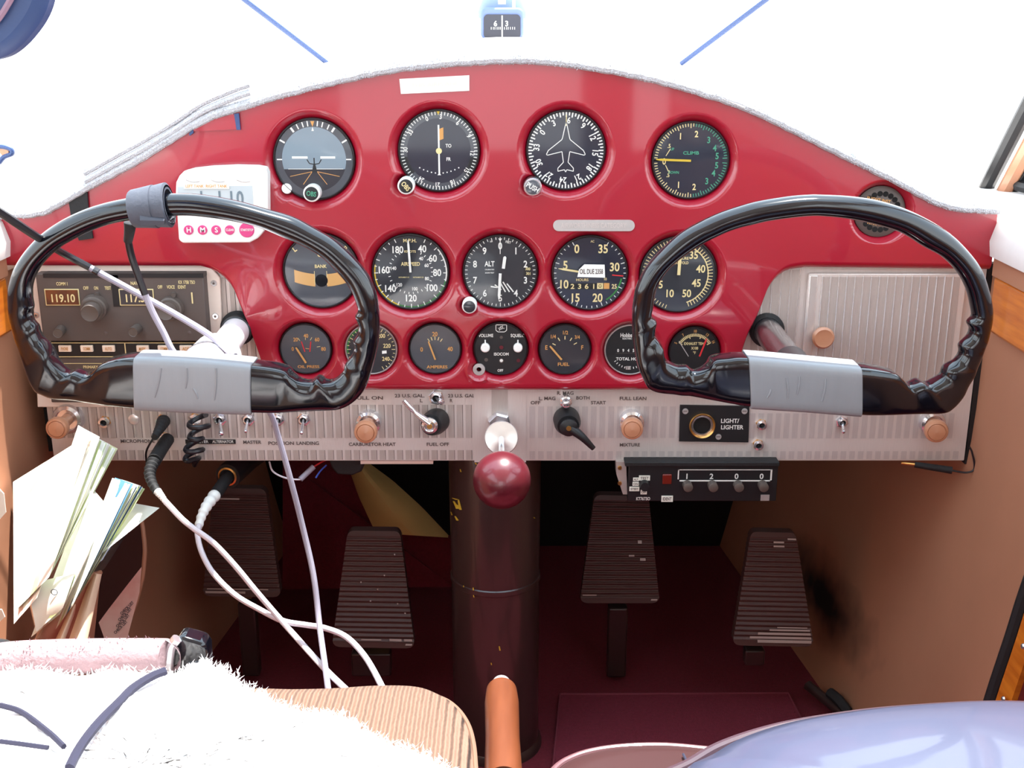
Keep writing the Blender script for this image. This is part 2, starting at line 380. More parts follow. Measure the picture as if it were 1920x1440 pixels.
def panel():
    # one sheet pressed with a rolled recess round every instrument
    x0, x1 = -.4575, .4545; nu = 620; nv = 210
    xs = np.linspace(x0, x1, nu+1)
    zt = np.interp(xs, [p[0] for p in topS], [p[1] for p in topS]); zb = np.interp(xs, [p[0] for p in botW], [p[1] for p in botW])
    k = np.ones(5)/5; 
    V = np.linspace(0, 1, nv+1)[:, None]
    X = np.repeat(xs[None, :], nv+1, 0); Z = zb[None, :]+(zt-zb)[None, :]*V
    # snap vertices near the hole rims on to the rims
    for (hx, hz, r, w, d) in holes:
        for rad, tol in ((r, .0011), (r+w, .0008)):
            D = np.hypot(X-hx, Z-hz); m = np.abs(D-rad) < tol
            m[0, :] = m[-1, :] = False; m[:, 0] = m[:, -1] = False
            X[m] = hx+(X[m]-hx)*rad/D[m]; Z[m] = hz+(Z[m]-hz)*rad/D[m]
    Y = np.zeros_like(X); cut = np.zeros_like(X, bool)
    for (hx, hz, r, w, d) in holes:
        D = np.hypot(X-hx, Z-hz); t = np.clip((r+w-D)/w, 0, 1.35)
        prof = d*(t**1.8)-.0016*np.exp(-((D-r-w*1.02)/(w*.28))**2)
        Y = np.where(prof > Y, np.maximum(prof, Y), np.where(Y <= 0, np.minimum(Y, prof), Y)); cut |= D < r*.985-.0004
    # rolled edge at the bottom
    e = np.clip(1-(Z-zb[None, :])/.006, 0, 1); Y += .004*e*e
    # shallow cone pressed out round the left control shaft
    p = px(462, 590)
    D = np.hypot(X-p.x, (Z-p.z)*.75); Y -= .007*np.clip(1-D/.035, 0, 1)**1.5
    idx = np.arange((nu+1)*(nv+1)).reshape(nv+1, nu+1)
    co = np.stack([X, Y, Z], -1).reshape(-1, 3)
    cc = cut[:-1, :-1] & cut[1:, :-1] & cut[:-1, 1:] & cut[1:, 1:]
    a = idx[:-1, :-1][~cc]; b = idx[:-1, 1:][~cc]; c = idx[1:, 1:][~cc]; d_ = idx[1:, :-1][~cc]
    faces = np.stack([a, b, c, d_], -1).tolist(); vs = co.tolist()
    # thickness along the outside edge
    ring = list(idx[0, :])+list(idx[1:, -1])+list(idx[-1, -2::-1])+list(idx[-2:0:-1, 0])
    o = len(vs); vs += [(vs[i][0], vs[i][1]+.005, vs[i][2]) for i in ring]; n = len(ring)
    faces += [(ring[(q+1) % n], ring[q], o+q, o+(q+1) % n) for q in range(n)]
    mb = MB().use(RED); mb.add(vs, faces)
    return mb.build('instrument_panel', ang=50)
pan = panel()
tag(pan, 'glossy red arched instrument panel with round cutouts, spanning the whole cockpit', 'instrument panel')

# ================= glareshield and its fuzzy trim =================
def gsh(a, b):
    x = -.4575+.912*a; z = np.interp(x, [p[0] for p in topS], [p[1] for p in topS])
    y = .0055+.575*b; zz = z+.002+.012*min(1, b*4); f = max(0, (b-.45)/.55)
    return Vector((x*(1+.1*b), y, zz+(min(zz, .60)-zz)*f**1.5))
mb = MB().use(DECK).grid(gsh, 90, 8, thick=(0, 0, .006))
gs = mb.build('glareshield'); tag(gs, 'pale sunlit glareshield shelf running forward from the top of the red panel', 'glareshield')
rnd = random.Random(3)
tp = []
for i in range(0, 181):
    x = -.4575+.912*i/180; z = np.interp(x, [p[0] for p in topS], [p[1] for p in topS]); tp.append((x, -.002, z+.003+rnd.uniform(-.0005, .0005)))
mb = MB().use(FRI).tube(tp, .0042, 8, sub=1)
for i in range(2600):
    x = -.4575+.912*rnd.random(); z = np.interp(x, [p[0] for p in topS], [p[1] for p in topS])+.003; a = rnd.uniform(-1.2, 2.2)
    h = .0042+rnd.uniform(.0003, .0016); q = rnd.uniform(-.0006, .0006)
    p = Vector((x, -.002-math.cos(a)*.004, z+math.sin(a)*.004)); t = Vector((x+q*2, -.002-math.cos(a)*h, z+math.sin(a)*h))
    mb.add([p+Vector((-.0005, 0, 0)), p+Vector((.0005, 0, 0)), t], [(0, 1, 2)])
o = mb.build('glareshield_trim', gs); o['label'] = 'grey fleecy edging'
# the wider lip of felt at the left
lp = [px(u, v, -.004) for u, v in ((160, 352), (215, 321), (270, 291), (330, 255), (380, 222), (440, 196), (470, 186))]
mb = MB().use(FRI)
for k in (0, .007): mb.tube([p+Vector((0, 0, .006+k)) for p in lp], .003, 8)
mb.build('felt_lip', gs)
mb = MB().use(DECK).prism([(px(u, v, -.004).x, px(u, v, -.004).z) for u, v in ((1352, 184), (1358, 174), (1398, 196), (1396, 203))], -.006, .02); mb.build('felt_pad', gs)

# windshield braces
for sg, base, b2 in ((-1, px(612, 117, .25), px(455, -3, .15)), (1, px(1278, 119, .25), px(1440, -3, .15))):
    d = b2-base; e_ = base+d*6.0
    e_ = base+d*((1.15-base.z)/d.z)
    o = MB().use(DARKV).cyl(base, e_, .0026, seg=10).build('windshield_brace')
    tag(o, 'thin blue-grey diagonal brace tube left of the compass behind the windshield' if sg < 0 else 'thin blue-grey diagonal brace tube right of the compass behind the windshield', 'brace tube')
    off = Vector((.020*(-sg)*-1, .0, .012))
    base2 = base+Vector((-sg*.012, 0, .010)); 
    o2 = MB().use(SILV).cyl(base2, base2+(e_-base), .0012, seg=8).build('wire', o)

# ================= gauges =================
def P2(cx, cz, r, a, q):
    a = math.radians(a); return (cx+math.sin(a)*q*r, cz+math.cos(a)*q*r)
class Dial:
    """one round instrument; angles clockwise from the top, radii as a share of the face"""
    def __init__(s, key, name, label, face=FACE, bez=BLKM, cat='gauge', glassm=GLS):
        s.cx, s.cz, s.r = gpos(key); s.y = HY; s.name = name
        s.t = thing(name, label, cat, (s.cx, HY, s.cz), 'round instruments in the red panel')
        r = s.r
        MB().use(face).lathe([(r*1.01, -.03), (r*1.01, 0)], (s.cx, HY, s.cz), seg=64).build('dial_face', s.t, ang=30)
        MB().use(bez).lathe([(r*1.02, -.003), (r*1.02, .0004), (r*.985, .0012), (r*.965, .0004), (r*.965, -.0002)], (s.cx, HY, s.cz), seg=64, cap=False).build('bezel', s.t)
        s.gl = (r, glassm)
        s.mk = MB(); s.nd = []
    def tick(s, a, q0, q1, w, m, mb=None):
        mb = mb or s.mk; mb.use(m); w = w*s.r/2; y = s.y-.0003
        A = math.radians(a); dx, dz = math.cos(A)*w, -math.sin(A)*w
        (x0, z0), (x1, z1) = P2(s.cx, s.cz, s.r, a, q0), P2(s.cx, s.cz, s.r, a, q1)
        mb.quad((x0-dx, y, z0-dz), (x0+dx, y, z0+dz), (x1+dx, y, z1+dz), (x1-dx, y, z1-dz))
    def ticks(s, a0, a1, n, q0, q1, w, m, every=0, q0b=None):
        for i in range(n+1):
            a = a0+(a1-a0)*i/n; s.tick(a, (q0b if every and i % every == 0 else q0), q1, w, m)
    def arc(s, a0, a1, q0, q1, m, y=None):
        s.mk.use(m); n = max(3, int(abs(a1-a0)/4)); y = s.y-.00025 if y is None else y
        for i in range(n):
            b0 = a0+(a1-a0)*i/n; b1 = a0+(a1-a0)*(i+1)/n
            p = [P2(s.cx, s.cz, s.r, b0, q0), P2(s.cx, s.cz, s.r, b1, q0), P2(s.cx, s.cz, s.r, b1, q1), P2(s.cx, s.cz, s.r, b0, q1)]
            if a1 < a0: p = p[::-1]
            s.mk.quad(*[(a, y, b) for a, b in p])
    def poly(s, pts, m, y=-.0003, mb=None):
        mb = mb or s.mk; mb.use(m); P = [(s.cx+a*s.r, s.cz+b*s.r) for a, b in pts]
        A = sum(P[i][0]*P[(i+1) % len(P)][1]-P[(i+1) % len(P)][0]*P[i][1] for i in range(len(P)))
        if A < 0: P = P[::-1]
        mb.add([(a, s.y+y, b) for a, b in P], [tuple(range(len(P)))])
    def line(s, pts, w, m, y=-.00035):
        for (a, b), (c, d) in zip(pts, pts[1:]):
            L = math.hypot(c-a, d-b) or 1; nx, nz = -(d-b)/L*w/2, (c-a)/L*w/2
            s.poly([(a+nx, b+nz), (c+nx, d+nz), (c-nx, d-nz), (a-nx, b-nz)], m, y)
    def disk(s, a, b, q, m, y=-.0002, n=40):
        s.poly([(a+q*math.cos(2*math.pi*i/n), b+q*math.sin(2*math.pi*i/n)) for i in range(n)], m, y)
    def text(s, st, a, b, h, m, rot=0, w=None, xs=.85):
        T(s.mk, st, s.cx+a*s.r, s.cz+b*s.r, h*s.r, s.y-.0004, m, rot, w*s.r if w else None, xs)
    def num(s, st, ang, q, h, m, rot=None, xs=.85):
        a = math.radians(ang); s.text(st, math.sin(a)*q, math.cos(a)*q, h, m, ang if rot is None else rot, None, xs)
    def needle(s, a, b, ang, back, fwd, w, m, tipw=None, name='needle', yy=.0016):
        """needle pivoting at (a,b), pointing to ang"""
        A = math.radians(ang); d = (math.sin(A), math.cos(A)); n = (d[1], -d[0]); tw = w if tipw is None else tipw
        pts = [(a-d[0]*back-n[0]*w/2, b-d[1]*back-n[1]*w/2), (a-d[0]*back+n[0]*w/2, b-d[1]*back+n[1]*w/2), (a+d[0]*fwd*.85+n[0]*w/2, b+d[1]*fwd*.85+n[1]*w/2), (a+d[0]*fwd+n[0]*tw/2, b+d[1]*fwd+n[1]*tw/2), (a+d[0]*fwd-n[0]*tw/2, b+d[1]*fwd-n[1]*tw/2), (a+d[0]*fwd*.85-n[0]*w/2, b+d[1]*fwd*.85-n[1]*w/2)]
        MB().use(m).prism([(s.cx+x*s.r, s.cz+z*s.r) for x, z in pts], s.y-yy-.0006, s.y-yy).build(name, s.t, smooth=False)
    def done(s):
        if s.mk.v: s.mk.build('markings', s.t, smooth=False)
        r, g = s.gl
        MB().use(g).lathe([(.0001, .0034), (r*.5, .0033), (r*.97, .0028)], (s.cx, HY, s.cz), seg=48, cap=False).build('glass', s.t)
        return s.t
def knobring(u, v, y, rp, parent, ring=WPL, core=BLKM, h=.012, txt=None, tm=CRM, rot=0, name='knob'):
    p = px(u, v, y-h); k = scl(u, v, y-h); r = rp*k; b = Vector((p.x, y, p.z))
    mb = MB().use(ring).lathe([(r*.92, 0), (r, .002), (r, h-.001), (r*.9, h)], b, seg=28)
    mb.use(core).lathe([(r*.80, h-.0005), (r*.80, h+.0005), (r*.7, h+.0008)], b, seg=28)
    if txt: T(mb, txt, p.x, p.z, r*.55, y-h-.001, tm, rot, None, .8)
    return mb.build(name, parent)

# attitude indicator
d = Dial('attitude', 'attitude_indicator', 'round horizon gauge with white bars over a grey-blue sky, at the upper left', FACE, glassm=GLSA)
n = 40; a0 = math.asin(-.24/.80)
d.arc(-180, 180, .80, .985, FACEG)
d.poly([(.80*math.cos(a0+(math.pi-2*a0)*i/n), .80*math.sin(a0+(math.pi-2*a0)*i/n)) for i in range(n+1)], SKYF, -.00028)
d.poly([(.80*math.cos(math.pi-a0+(math.pi+2*a0)*i/n), .80*math.sin(math.pi-a0+(math.pi+2*a0)*i/n)) for i in range(n+1)], GRDF, -.00028)
for a in (-35, -25, -16, -8, 8, 16, 26, 35): d.tick(a, .82, .95, .028 if abs(a) < 30 else .05, WHT)
for a in (-60, 60): d.tick(a, .82, .97, .04, WHT)
for a in (-90, 90): d.tick(a, .80, .93, .03, WHT)
d.poly([(-.05, .94), (.05, .94), (0, .80)], ORG, -.0004); d.poly([(-.03, .70), (.03, .70), (0, .80)], WHT, -.0004)
d.line([(-.66, -.235), (.72, -.235)], .012, WHT)
for x0, x1 in ((-.55, -.16), (.16, .53)): d.line([(x0, .05), (x1, .05)], .055, WHT)
for s_ in (-1, 1):
    for e_ in (.30, .62): d.line([(s_*.06, -.30), (s_*e_, -.62 if e_ < .5 else -.42)], .014, ORG)
d.line([(-.18, 0), (-.12, -.1), (0, -.12), (.12, -.1), (.18, 0)], .025, BLKM); d.line([(0, .04), (0, -.25)], .03, BLKM)
d.poly([(-.07, -.32), (.07, -.32), (.02, -.1), (-.02, -.1)], BLKM, -.0005)
d.done()
t = d.t; knobring(584, 363, HY, 16, t, WPL, BLKM, .014, 'OBS', GRN, 8)
p = px(537, 354, .004)
MB().use(WPL).lathe([(.0052, 0), (.0045, .003)], (p.x, .008, p.z)).build('adjuster_bushing', t)

# vor
d = Dial('vor', 'course_indicator', 'round course deviation gauge with a single vertical white needle and TO FR lettering', FACEG)
d.disk(0, 0, .80, FACEB, -.0002); d.arc(-130, -100, .80, .98, BLKM); d.arc(100, 130, .80, .98, BLKM)
d.ticks(-180, 175, 71, .88, .97, .022, WHT)
for st, a in (('0', -20), ('3', 4), ('6', 35), ('9', 64), ('12', 94), ('15', 125), ('18', 157), ('21', 183), ('24', 213), ('30', 272), ('33', 303)): d.num(st, a, .84, .11, WHT)
d.line([(0, .64), (0, -.56)], .042, WHT); d.disk(0, 0, .075, CRM, -.0006); d.poly([(-.045, -.60), (.045, -.60), (0, -.53)], WHT, -.0005)
d.poly([(.02, .54), (.12, .58), (.12, .3), (.02, .26)], ORG, -.0005); d.poly([(-.04, .97), (.04, .97), (0, .88)], YEL, -.0006)
for k in range(-5, 6):
    if k: d.disk(k*.098, -.55+.012*k*k*.45, .017, WHT, -.0004, 10)
d.text('TO', .24, .13, .085, WHT); d.text('FR', .24, -.2, .085, WHT)
d.done(); knobring(761, 349, .004, 16, d.t, WPL, BLKM, .014, 'OBS', CRM, 50)

# heading
d = Dial('heading', 'heading_indicator', 'round direction gauge with a white outlined jet and compass card numbers', FACEB)
d.ticks(0, 355, 71, .88, .99, .034, WHT, 2, .84)
for st, a in (('6', 5), ('9', 35), ('12', 64), ('15', 95), ('18', 125), ('21', 155), ('24', 185), ('27', 215), ('30', 246), ('33', 276), ('0', 307), ('3', 335)): d.num(st, a, .76, .15, WHT)
jet = [(0, .72), (-.03, .6), (-.09, .32), (-.11, .27), (-.45, .0), (-.50, -.10), (-.47, -.12), (-.10, -.03), (-.06, -.30), (-.20, -.45), (-.20, -.53), (-.03, -.49), (0, -.55)]
jet = jet+[(-x, z) for x, z in jet[-2::-1]]
d.line(jet, .020, WHT); d.line([(0, .9), (0, .62)], .02, CRM); d.done()
knobring(999, 351, .004, 17, d.t, CHR, FACEG, .016, 'PUSH', WHT, 30)

# climb
d = Dial('climb', 'climb_indicator', 'round CLIMB gauge with a yellow needle pointing left, at the upper right', FACEB)
for i in range(0, 41):
    a = -90+i*4.4; m = CRM if a < 5 else GRN
    for sgn in (1, -1):
        aa = a if sgn > 0 else -180-a
        d.tick(aa, .88 if i % 5 else .84, .98, .022, m)
for st, a, m in (('.5', -57, CRM), ('1', -25, CRM), ('2', 10, CRM), ('3', 40, GRN), ('4', 62, GRN), ('5', 80, GRN)):
    d.num(st, a, .70, .16 if st != '.5' else .1, m, 0); d.num(st, 180-a if a > -40 else 237, .70, .16 if st != '.5' else .1, m, 0)
d.text('CLIMB', .0, .20, .085, GRN, 0, .42); d.text('UP', -.5, .30, .07, GRN); d.text('DOWN', -.44, -.31, .07, GRN)
d.text('0', -.70, -.02, .16, CRM)
d.line([(-.55, .30), (-.66, .12)], .02, CRM); d.line([(-.66, -.12), (-.58, -.28)], .02, CRM); d.poly([(-.6, -.25), (-.53, -.27), (-.56, -.33)], CRM)
d.needle(0, 0, -88, .0, .92, .055, YEL, .02); d.done()

# bank
d = Dial('bank', 'bank_indicator', 'round BANK gauge with an amber liquid tube, partly behind the left control wheel', FACEG)
cv = lambda x: -.12-.12*(1-(x/.7)**2)
for x0, x1 in ((-.72, -.17), (.15, .72)):
    n = 14; up = [(x0+(x1-x0)*i/n, cv(x0+(x1-x0)*i/n)+.15) for i in range(n+1)]; lo = [(x, z-.34) for x, z in up]
    d.poly(up+lo[::-1], BALLF)
d.disk(0, -.26, .17, BLK, -.0004); d.line([(-.18, 0), (-.18, -.38)], .015, CRM); d.line([(.15, 0), (.15, -.38)], .015, CRM)
d.text('BANK', 0, .13, .09, CRM, 0, .32); d.text('L', -.68, .60, .15, CRM, -35); d.text('R', .68, .60, .15, CRM, 35); d.disk(-.02, .44, .055, CRM); d.done()

# airspeed
d = Dial('airspeed', 'airspeed_indicator', 'round AIRSPEED gauge in M.P.H. reading up to 180', FACE)
def amap(v): return 20+(v-40)*2.0 if v <= 100 else 140+(v-100)*1.95   # degrees
for v in range(40, 200, 5):
    a = 25+(v-40)*(335-25)/(180-40)*1.0
    if a < 340: d.tick(a, .86 if v % 10 == 0 else .9, .98, .022, WHT)
for v, a in ((40, 27), (60, 58), (80, 91), (100, 127), (120, 180), (140, 231), (160, 275), (180, 332)):
    d.num(str(v), a, .70 if v != 180 else .68, .18, WHT, 0)
for v, a in ((40, 38), (60, 67), (80, 112), (100, 167), (120, 222), (140, 283)): d.num(str(v), a, .46, .09, WHT, 0)
for a in range(30, 335, 12): d.tick(a, .54, .60, .02, WHT)
d.arc(50, 105, .93, .965, WHT); d.arc(105, 200, .93, .955, DGRN); d.arc(200, 282, .93, .965, YEL)
d.text('M.P.H.', 0, .84, .09, CRM, 0, .35); d.text('KNOTS', 0, .55, .06, CRM, 0, .30); d.text('AIRSPEED', 0, .22, .095, CRM, 0, .5)
for x in (-.18, .2): d.text('INSTRUMENT CO', x, -.14, .03, CRM, 0, .28)
d.needle(0, 0, -3, .0, .86, .055, WHT, .02); d.done()

# altimeter
d = Dial('altimeter', 'altimeter', 'round ALT gauge with white hands and a striped sector, in the middle of the panel', FACE)
d.ticks(0, 352.8, 49, .89, .96, .018, WHT, 5, .85)
for k in range(10): d.num(str(k), k*36, .72, .18, WHT, 0)
d.text('ALT', -.29, .23, .14, WHT, 0, .27); d.text('CALIBRATED', -.29, .07, .03, WHT, 0, .25); d.text('20,000 FEET', -.29, -.02, .03, WHT, 0, .25)
d.text('FEET', .22, .82, .06, WHT, 12); d.text('100', -.24, .84, .045, WHT, -12)
d.poly([(.62, .18), (.86, .22), (.88, -.12), (.64, -.14)], BLKM); d.text('300', .75, .09, .075, CRM, 3); d.text('301', .76, -.04, .075, CRM, 3)
for k in range(5):
    x = -.24+k*.11; d.line([(x-.02, -.30-abs(k-2)*.05+.08*(k > 1)), (x+.16, -.55+.06*abs(k-2)*(k < 2))][::1], .035, WHT)
d.needle(0, -.03, 183, 0, .72, .075, WHT, .03); d.needle(.10, .22, 8, .12, .22, .085, WHT, .02, 'hour_hand', .0008); d.needle(0, .5, 0, .0, .42, .02, WHT, .1, 'setting_hand', .0004)
d.done(); knobring(880, 575, .004, 14, d.t, WPL, FACE, .014, '', WHT)

# tachometer
d = Dial('tach', 'tachometer', 'round tachometer with an hour counter and a white OIL DUE 2358 sticker', FACEB)
for k in range(0, 36):
    a = -30-k*300/35; d.tick(a, .90 if k % 5 else .86, .98, .02, WHT)
for st, x, z in (('0', -.36, .66), ('35', .34, .66), ('5', -.66, .22), ('30', .66, .17), ('10', -.68, -.30), ('15', -.37, -.67), ('20', .22, -.67)): d.text(st, x, z, .225, CRM)
d.text('25', .66, -.36, .12, CRM)
d.text('HOURS', -.2, -.18, .07, CRM, 0, .33); d.text('AC', .05, .86, .06, CRM); d.text('10', .42, -.16, .07, CRM)
d.poly([(-.58, -.28), (.56, -.28), (.56, -.44), (-.58, -.44)], BLKM)
for i, st in enumerate('2361'): d.text(st, -.46+.19*i, -.36, .13, CRM, 0, None, 1.15)
d.poly([(.20, -.27), (.36, -.27), (.36, -.43), (.20, -.43)], CRM, -.0004); d.poly([(.38, -.27), (.53, -.27), (.53, -.43), (.38, -.43)], ORG, -.0004)
d.text('O', .28, -.35, .09, BLKM)
d.arc(100, 148, .84, .88, DGRN); d.tick(95, .6, .9, .03, REDM)
d.needle(0, 0, -81, 0, .86, .05, CRM, .01)
d.done()
MB().use(WPL).prism([(d.cx+a*d.r, d.cz+b*d.r) for a, b in ((-.34, -.08), (-.30, .12), (-.16, .26), (.38, .25), (.40, -.10))], HY-.0043, HY-.0038).build('sticker', d.t, smooth=False)['label'] = 'white OIL DUE sticker'
m_ = MB(); T(m_, 'OIL DUE 2358', d.cx+.03*d.r, d.cz+.07*d.r, .13*d.r, HY-.0045, INK, 0, .62*d.r); m_.build('sticker_lettering', d.t, smooth=False)

# manifold pressure
d = Dial('manifold', 'manifold_pressure_gauge', 'round gauge numbered 10 to 50, partly behind the right control wheel', FACE)
for k in range(0, 61):
    a = 20+k*5.6
    if a <= 165: d.tick(a, .80 if k % 3 else .76, .91, .022, CRM)
    elif a > 195: d.tick(a, .86, .96, .02, CRM)
d.arc(22, 162, .77, .80, CRM)
for st, x, z in (('35', .38, .53), ('40', .58, .16), ('45', .48, -.22), ('50', .24, -.50), ('10', -.20, -.50), ('15', -.50, -.26), ('20', -.58, .14), ('25', -.40, .5), ('30', 0, .62)): d.text(st, x, z, .20, CRM)
d.text('PRESSURE', .05, .44, .07, CRM, 0, .4); d.needle(0, 0, 2, 0, .75, .08, CRM, .02); d.text('MANIFOLD', .05, .32, .07, CRM, 0, .4)
d.done()

# oil pressure
d = Dial('oil', 'oil_pressure_gauge', 'small round OIL PRESS gauge, leftmost of the bottom row', FACEG)
for st, x, z in (('0', -.50, 0), ('20', -.37, .38), ('40', .04, .53), ('60', .47, .38), ('80', .70, 0)): d.text(st, x, z, .15, ORG)
for a, q in ((-32, .38), (2, .36), (30, .40), (80, .45)): d.tick(a, q, q+.14, .02, CRM)
d.line([(-.15, .3), (-.03, -.12)], .04, REDM); d.line([(.22, .3), (.16, -.12)], .04, REDM); d.line([(0, .02), (.14, .0)], .025, ORG)
d.text('OIL PRESS', .08, -.72, .11, ORG, 0, .85); d.needle(0, -.55, -30, 0, .72, .07, ORG, .05); d.done()
# temperature
d = Dial('temp', 'temperature_gauge', 'small silver-rimmed temperature gauge reading 220 and 240, half behind the left wheel', FACE, bez=SILV)
d.ticks(-150, 150, 30, .86, .94, .025, CRM, 3, .80)
for st, x, z in (('220', .62, .15), ('240', .56, -.38), ('200', .42, .55)): d.text(st, x, z, .16, CRM)
d.poly([(.42, -.06), (.60, -.04), (.60, -.16), (.42, -.18)], WPL); d.arc(-100, -20, .90, .95, DGRN); d.needle(0, 0, -60, 0, .6, .05, WHT, .02); d.done()
# amperes
d = Dial('amps', 'ammeter', 'small round AMPERES gauge with its needle leaning left', FACEG)
for st, x, z in (('0', -.53, -.02), ('20', 0, .60), ('40', .58, 0)): d.text(st, x, z, .17, ORG)
for a in (-35, -18, 0, 18, 35): d.tick(a, .36, .50, .03, CRM)
d.text('AMPERES', .06, -.73, .12, ORG, 0, .82); d.needle(0, -.42, -19, 0, .78, .06, ORG, .04); d.done()
# intercom
d = Dial('intercom', 'intercom_unit', 'round black ISOCOM intercom with volume and squelch knobs, below the altimeter', BLKM, cat='intercom')
d.text('VOLUME', -.56, .52, .12, WHT, 0, .56); d.text('SQUELC', .62, .52, .12, WHT, 0, .50); d.text('ISOCOM', .02, -.20, .11, WHT, 0, .55); d.text('OFF', -.02, -.84, .10, WHT)
d.line([(-.18, .93), (-.18, .72), (-.1, .66), (.14, .66), (.22, .72), (.22, .93), (-.18, .93)], .025, WHT, -.0006); d.line([(-.1, .8), (.14, .8)], .02, WHT, -.0007); d.line([(-.06, .72), (.08, .9)], .03, WHT, -.0007); d.disk(.02, .82, .06, WHT, -.0007, 14)
d.disk(.02, .45, .06, RADIO, -.0006); d.disk(.02, .06, .075, MAR, -.0006); d.disk(.66, -.45, .07, MAR, -.0006); d.disk(-.55, -.42, .07, RADIO, -.0006)
d.disk(.02, -.46, .09, RADIO, -.0005); d.disk(.02, -.45, .06, WHT, -.0007)
for x in (-.58, .64):
    o = MB().use(WPL).lathe([(.17*d.r, 0), (.17*d.r, .004), (.13*d.r, .005)], (d.cx+x*d.r, HY-.0001, d.cz+.07*d.r), seg=20)
    o.box((d.cx+x*d.r-.0006, HY-.004, d.cz+.07*d.r), (d.cx+x*d.r+.0006, HY-.001, d.cz+.36*d.r)); o.build('knob', d.t)
d.gl = (d.r*.1, GLS); d.done()
p = px(898, 693, .004); MB().use(SILV).lathe([(.0058, -.002), (.0058, 0), (.0024, .0002), (.0022, -.002)], (p.x, .004, p.z), cap=False).build('mounting_tab', d.t)
# fuel
d = Dial('fuel', 'fuel_gauge', 'small round FUEL gauge with its needle on E', FACE)
for st, x, z in (('E', -.72, .08), ('F', .68, .08)): d.text(st, x, z, .17, ORG)
for st, x, z in (('1/4', -.45, .52), ('1/2', .02, .68), ('3/4', .48, .50)): d.text(st, x, z, .14, ORG, 0, .20)
for a in (-64, -30, 0, 30, 60): d.tick(a, .40, .54, .035, CRM)
d.text('FUEL', -.04, -.60, .13, ORG, 0, .45); d.needle(-.12, -.40, -40, 0, .72, .07, ORG, .06); d.done()
# hours
d = Dial('hours', 'hour_meter', 'small silver-rimmed hour counter showing 0945, touching the right control wheel', BLKM, bez=SILV)
d.text('Hobbs', -.18, .60, .16, WHT, 0, .45); d.text('ELECTRIC', -.14, .46, .06, WHT, 0, .36)
for i, st in enumerate('09452'): d.text(st, -.48+i*.2, -.02, .12, WHT)
d.line([(-.56, -.13), (.56, -.13)], .015, RADIO); d.text('TOTAL HOURS', .02, -.36, .12, WHT, 0, 1.15)
for i in range(13): d.tick(232-i*9, .70, .78, .03, WHT)
d.poly([(-.16, -.66), (.04, -.66), (.04, -.80), (-.16, -.80)], SILV); d.done()
# exhaust temp
d = Dial('exhaust', 'exhaust_temperature_gauge', 'small EXHAUST TEMP gauge with a grey and a red needle above the right wheel bar', BLKM)
d.ticks(-60, 60, 24, .62, .74, .035, CRM, 8, .56)
for st, a in (('5', -65), ('7', -35), ('10', 0), ('13', 35), ('16', 62)): d.num(st, a, .84, .11, ORG)
d.text('EXHAUST TEMP', 0, .33, .11, CRM, 0, .85, .7); d.text('X100', 0, .14, .11, CRM, 0, .28); d.text('°F', 0, -.05, .11, CRM)
d.needle(-.24, -.18, -33, 0, .74, .03, SILV, .03); d.needle(.20, -.18, 19, 0, .78, .06, REDM, .03, 'red_pointer'); d.done()
# round vent speaker behind the right wheel
cx_, cz_, r_ = gpos('vent')
vt = thing('cabin_vent', 'black perforated round outlet high on the right, crossed by the right wheel rim', 'air outlet', (cx_, HY, cz_))
MB().use(RADIO).lathe([(r_*1.02, -.02), (r_*1.02, -.001), (r_*.9, .0005), (.001, .0005)], (cx_, HY, cz_), seg=48, cap=False).build('grille_face', vt)
mb = MB().use(VOID)
for i in range(20):
    a = 2*math.pi*i/20+.1; mb.lathe([(.0026, 0), (.0001, .0001)], (cx_+math.cos(a)*r_*.72, HY-.0007, cz_+math.sin(a)*r_*.72), seg=12, cap=False)
mb.build('holes', vt, smooth=False)
mb = MB()
for st, z in (('FLIGHT INST', .48), ('MASTER', .30), ('WARNING', -.48), ('LAMPS', -.34)): T(mb, st, cx_-.1*r_, cz_+z*r_, .12*r_, HY-.001, ORG, 10)
mb.build('lettering', vt, smooth=False)

# placards
def rrect(u0, v0, u1, v1, r, y, sk=0, n=6):
    """rounded rectangle traced in the photo, as world (x,z)"""
    out = []
    for (cu, cv_, a0) in ((u1-r, v0+r, 0), (u0+r, v0+r, 90), (u0+r, v1-r, 180), (u1-r, v1-r, 270)):
        for i in range(n+1):
            a = math.radians(a0+90*i/n); u = cu+r*math.cos(a); v = cv_-r*math.sin(a); p = px(u, v+sk*(u-u0), y); out.append((p.x, p.z))
    return out
o = MB().use(WPL).prism([(px(u, v).x, px(u, v).z) for u, v in ((749, 148), (880, 141), (880, 170), (752, 176))], -.0012, -.0002).build('placard')
tag(o, 'blank-looking white stick-on label near the top of the red panel', 'placard')
m_ = MB(); T(m_, 'THIS AIRPLANE', px(815, 158).x, px(815, 158).z, .0032, -.0014, BTN, -3, .042); m_.build('lettering', o, smooth=False)
o = MB().use(SILV).prism(rrect(1037, 412, 1190, 433, 10.4, 0), -.0012, -.0002).build('placard')
tag(o, 'long rounded silver engraved plate above the tachometer', 'placard')
m_ = MB(); T(m_, 'AIRWORTHINESS CATEGORY', px(1113, 422).x, px(1113, 422).z, .0042, -.0014, ALUE, 0, .060); m_.build('lettering', o, smooth=False)
t = thing('placard', 'small pink-red plate with dark ends under the glareshield at upper left', 'placard', px(405, 232))
MB().use(RED).prism([(px(u, v).x, px(u, v).z) for u, v in ((362, 246), (372, 232), (440, 213), (446, 242))], -.0025, -.0005).build('plate', t)
for q in (((440, 213), (449, 212), (452, 243), (445, 243)), ((356, 250), (364, 241), (364, 249), (357, 254))):
    MB().use(DARKV).prism([(px(u, v).x, px(u, v).z) for u, v in q], -.003, -.0005).build('end_strip', t)
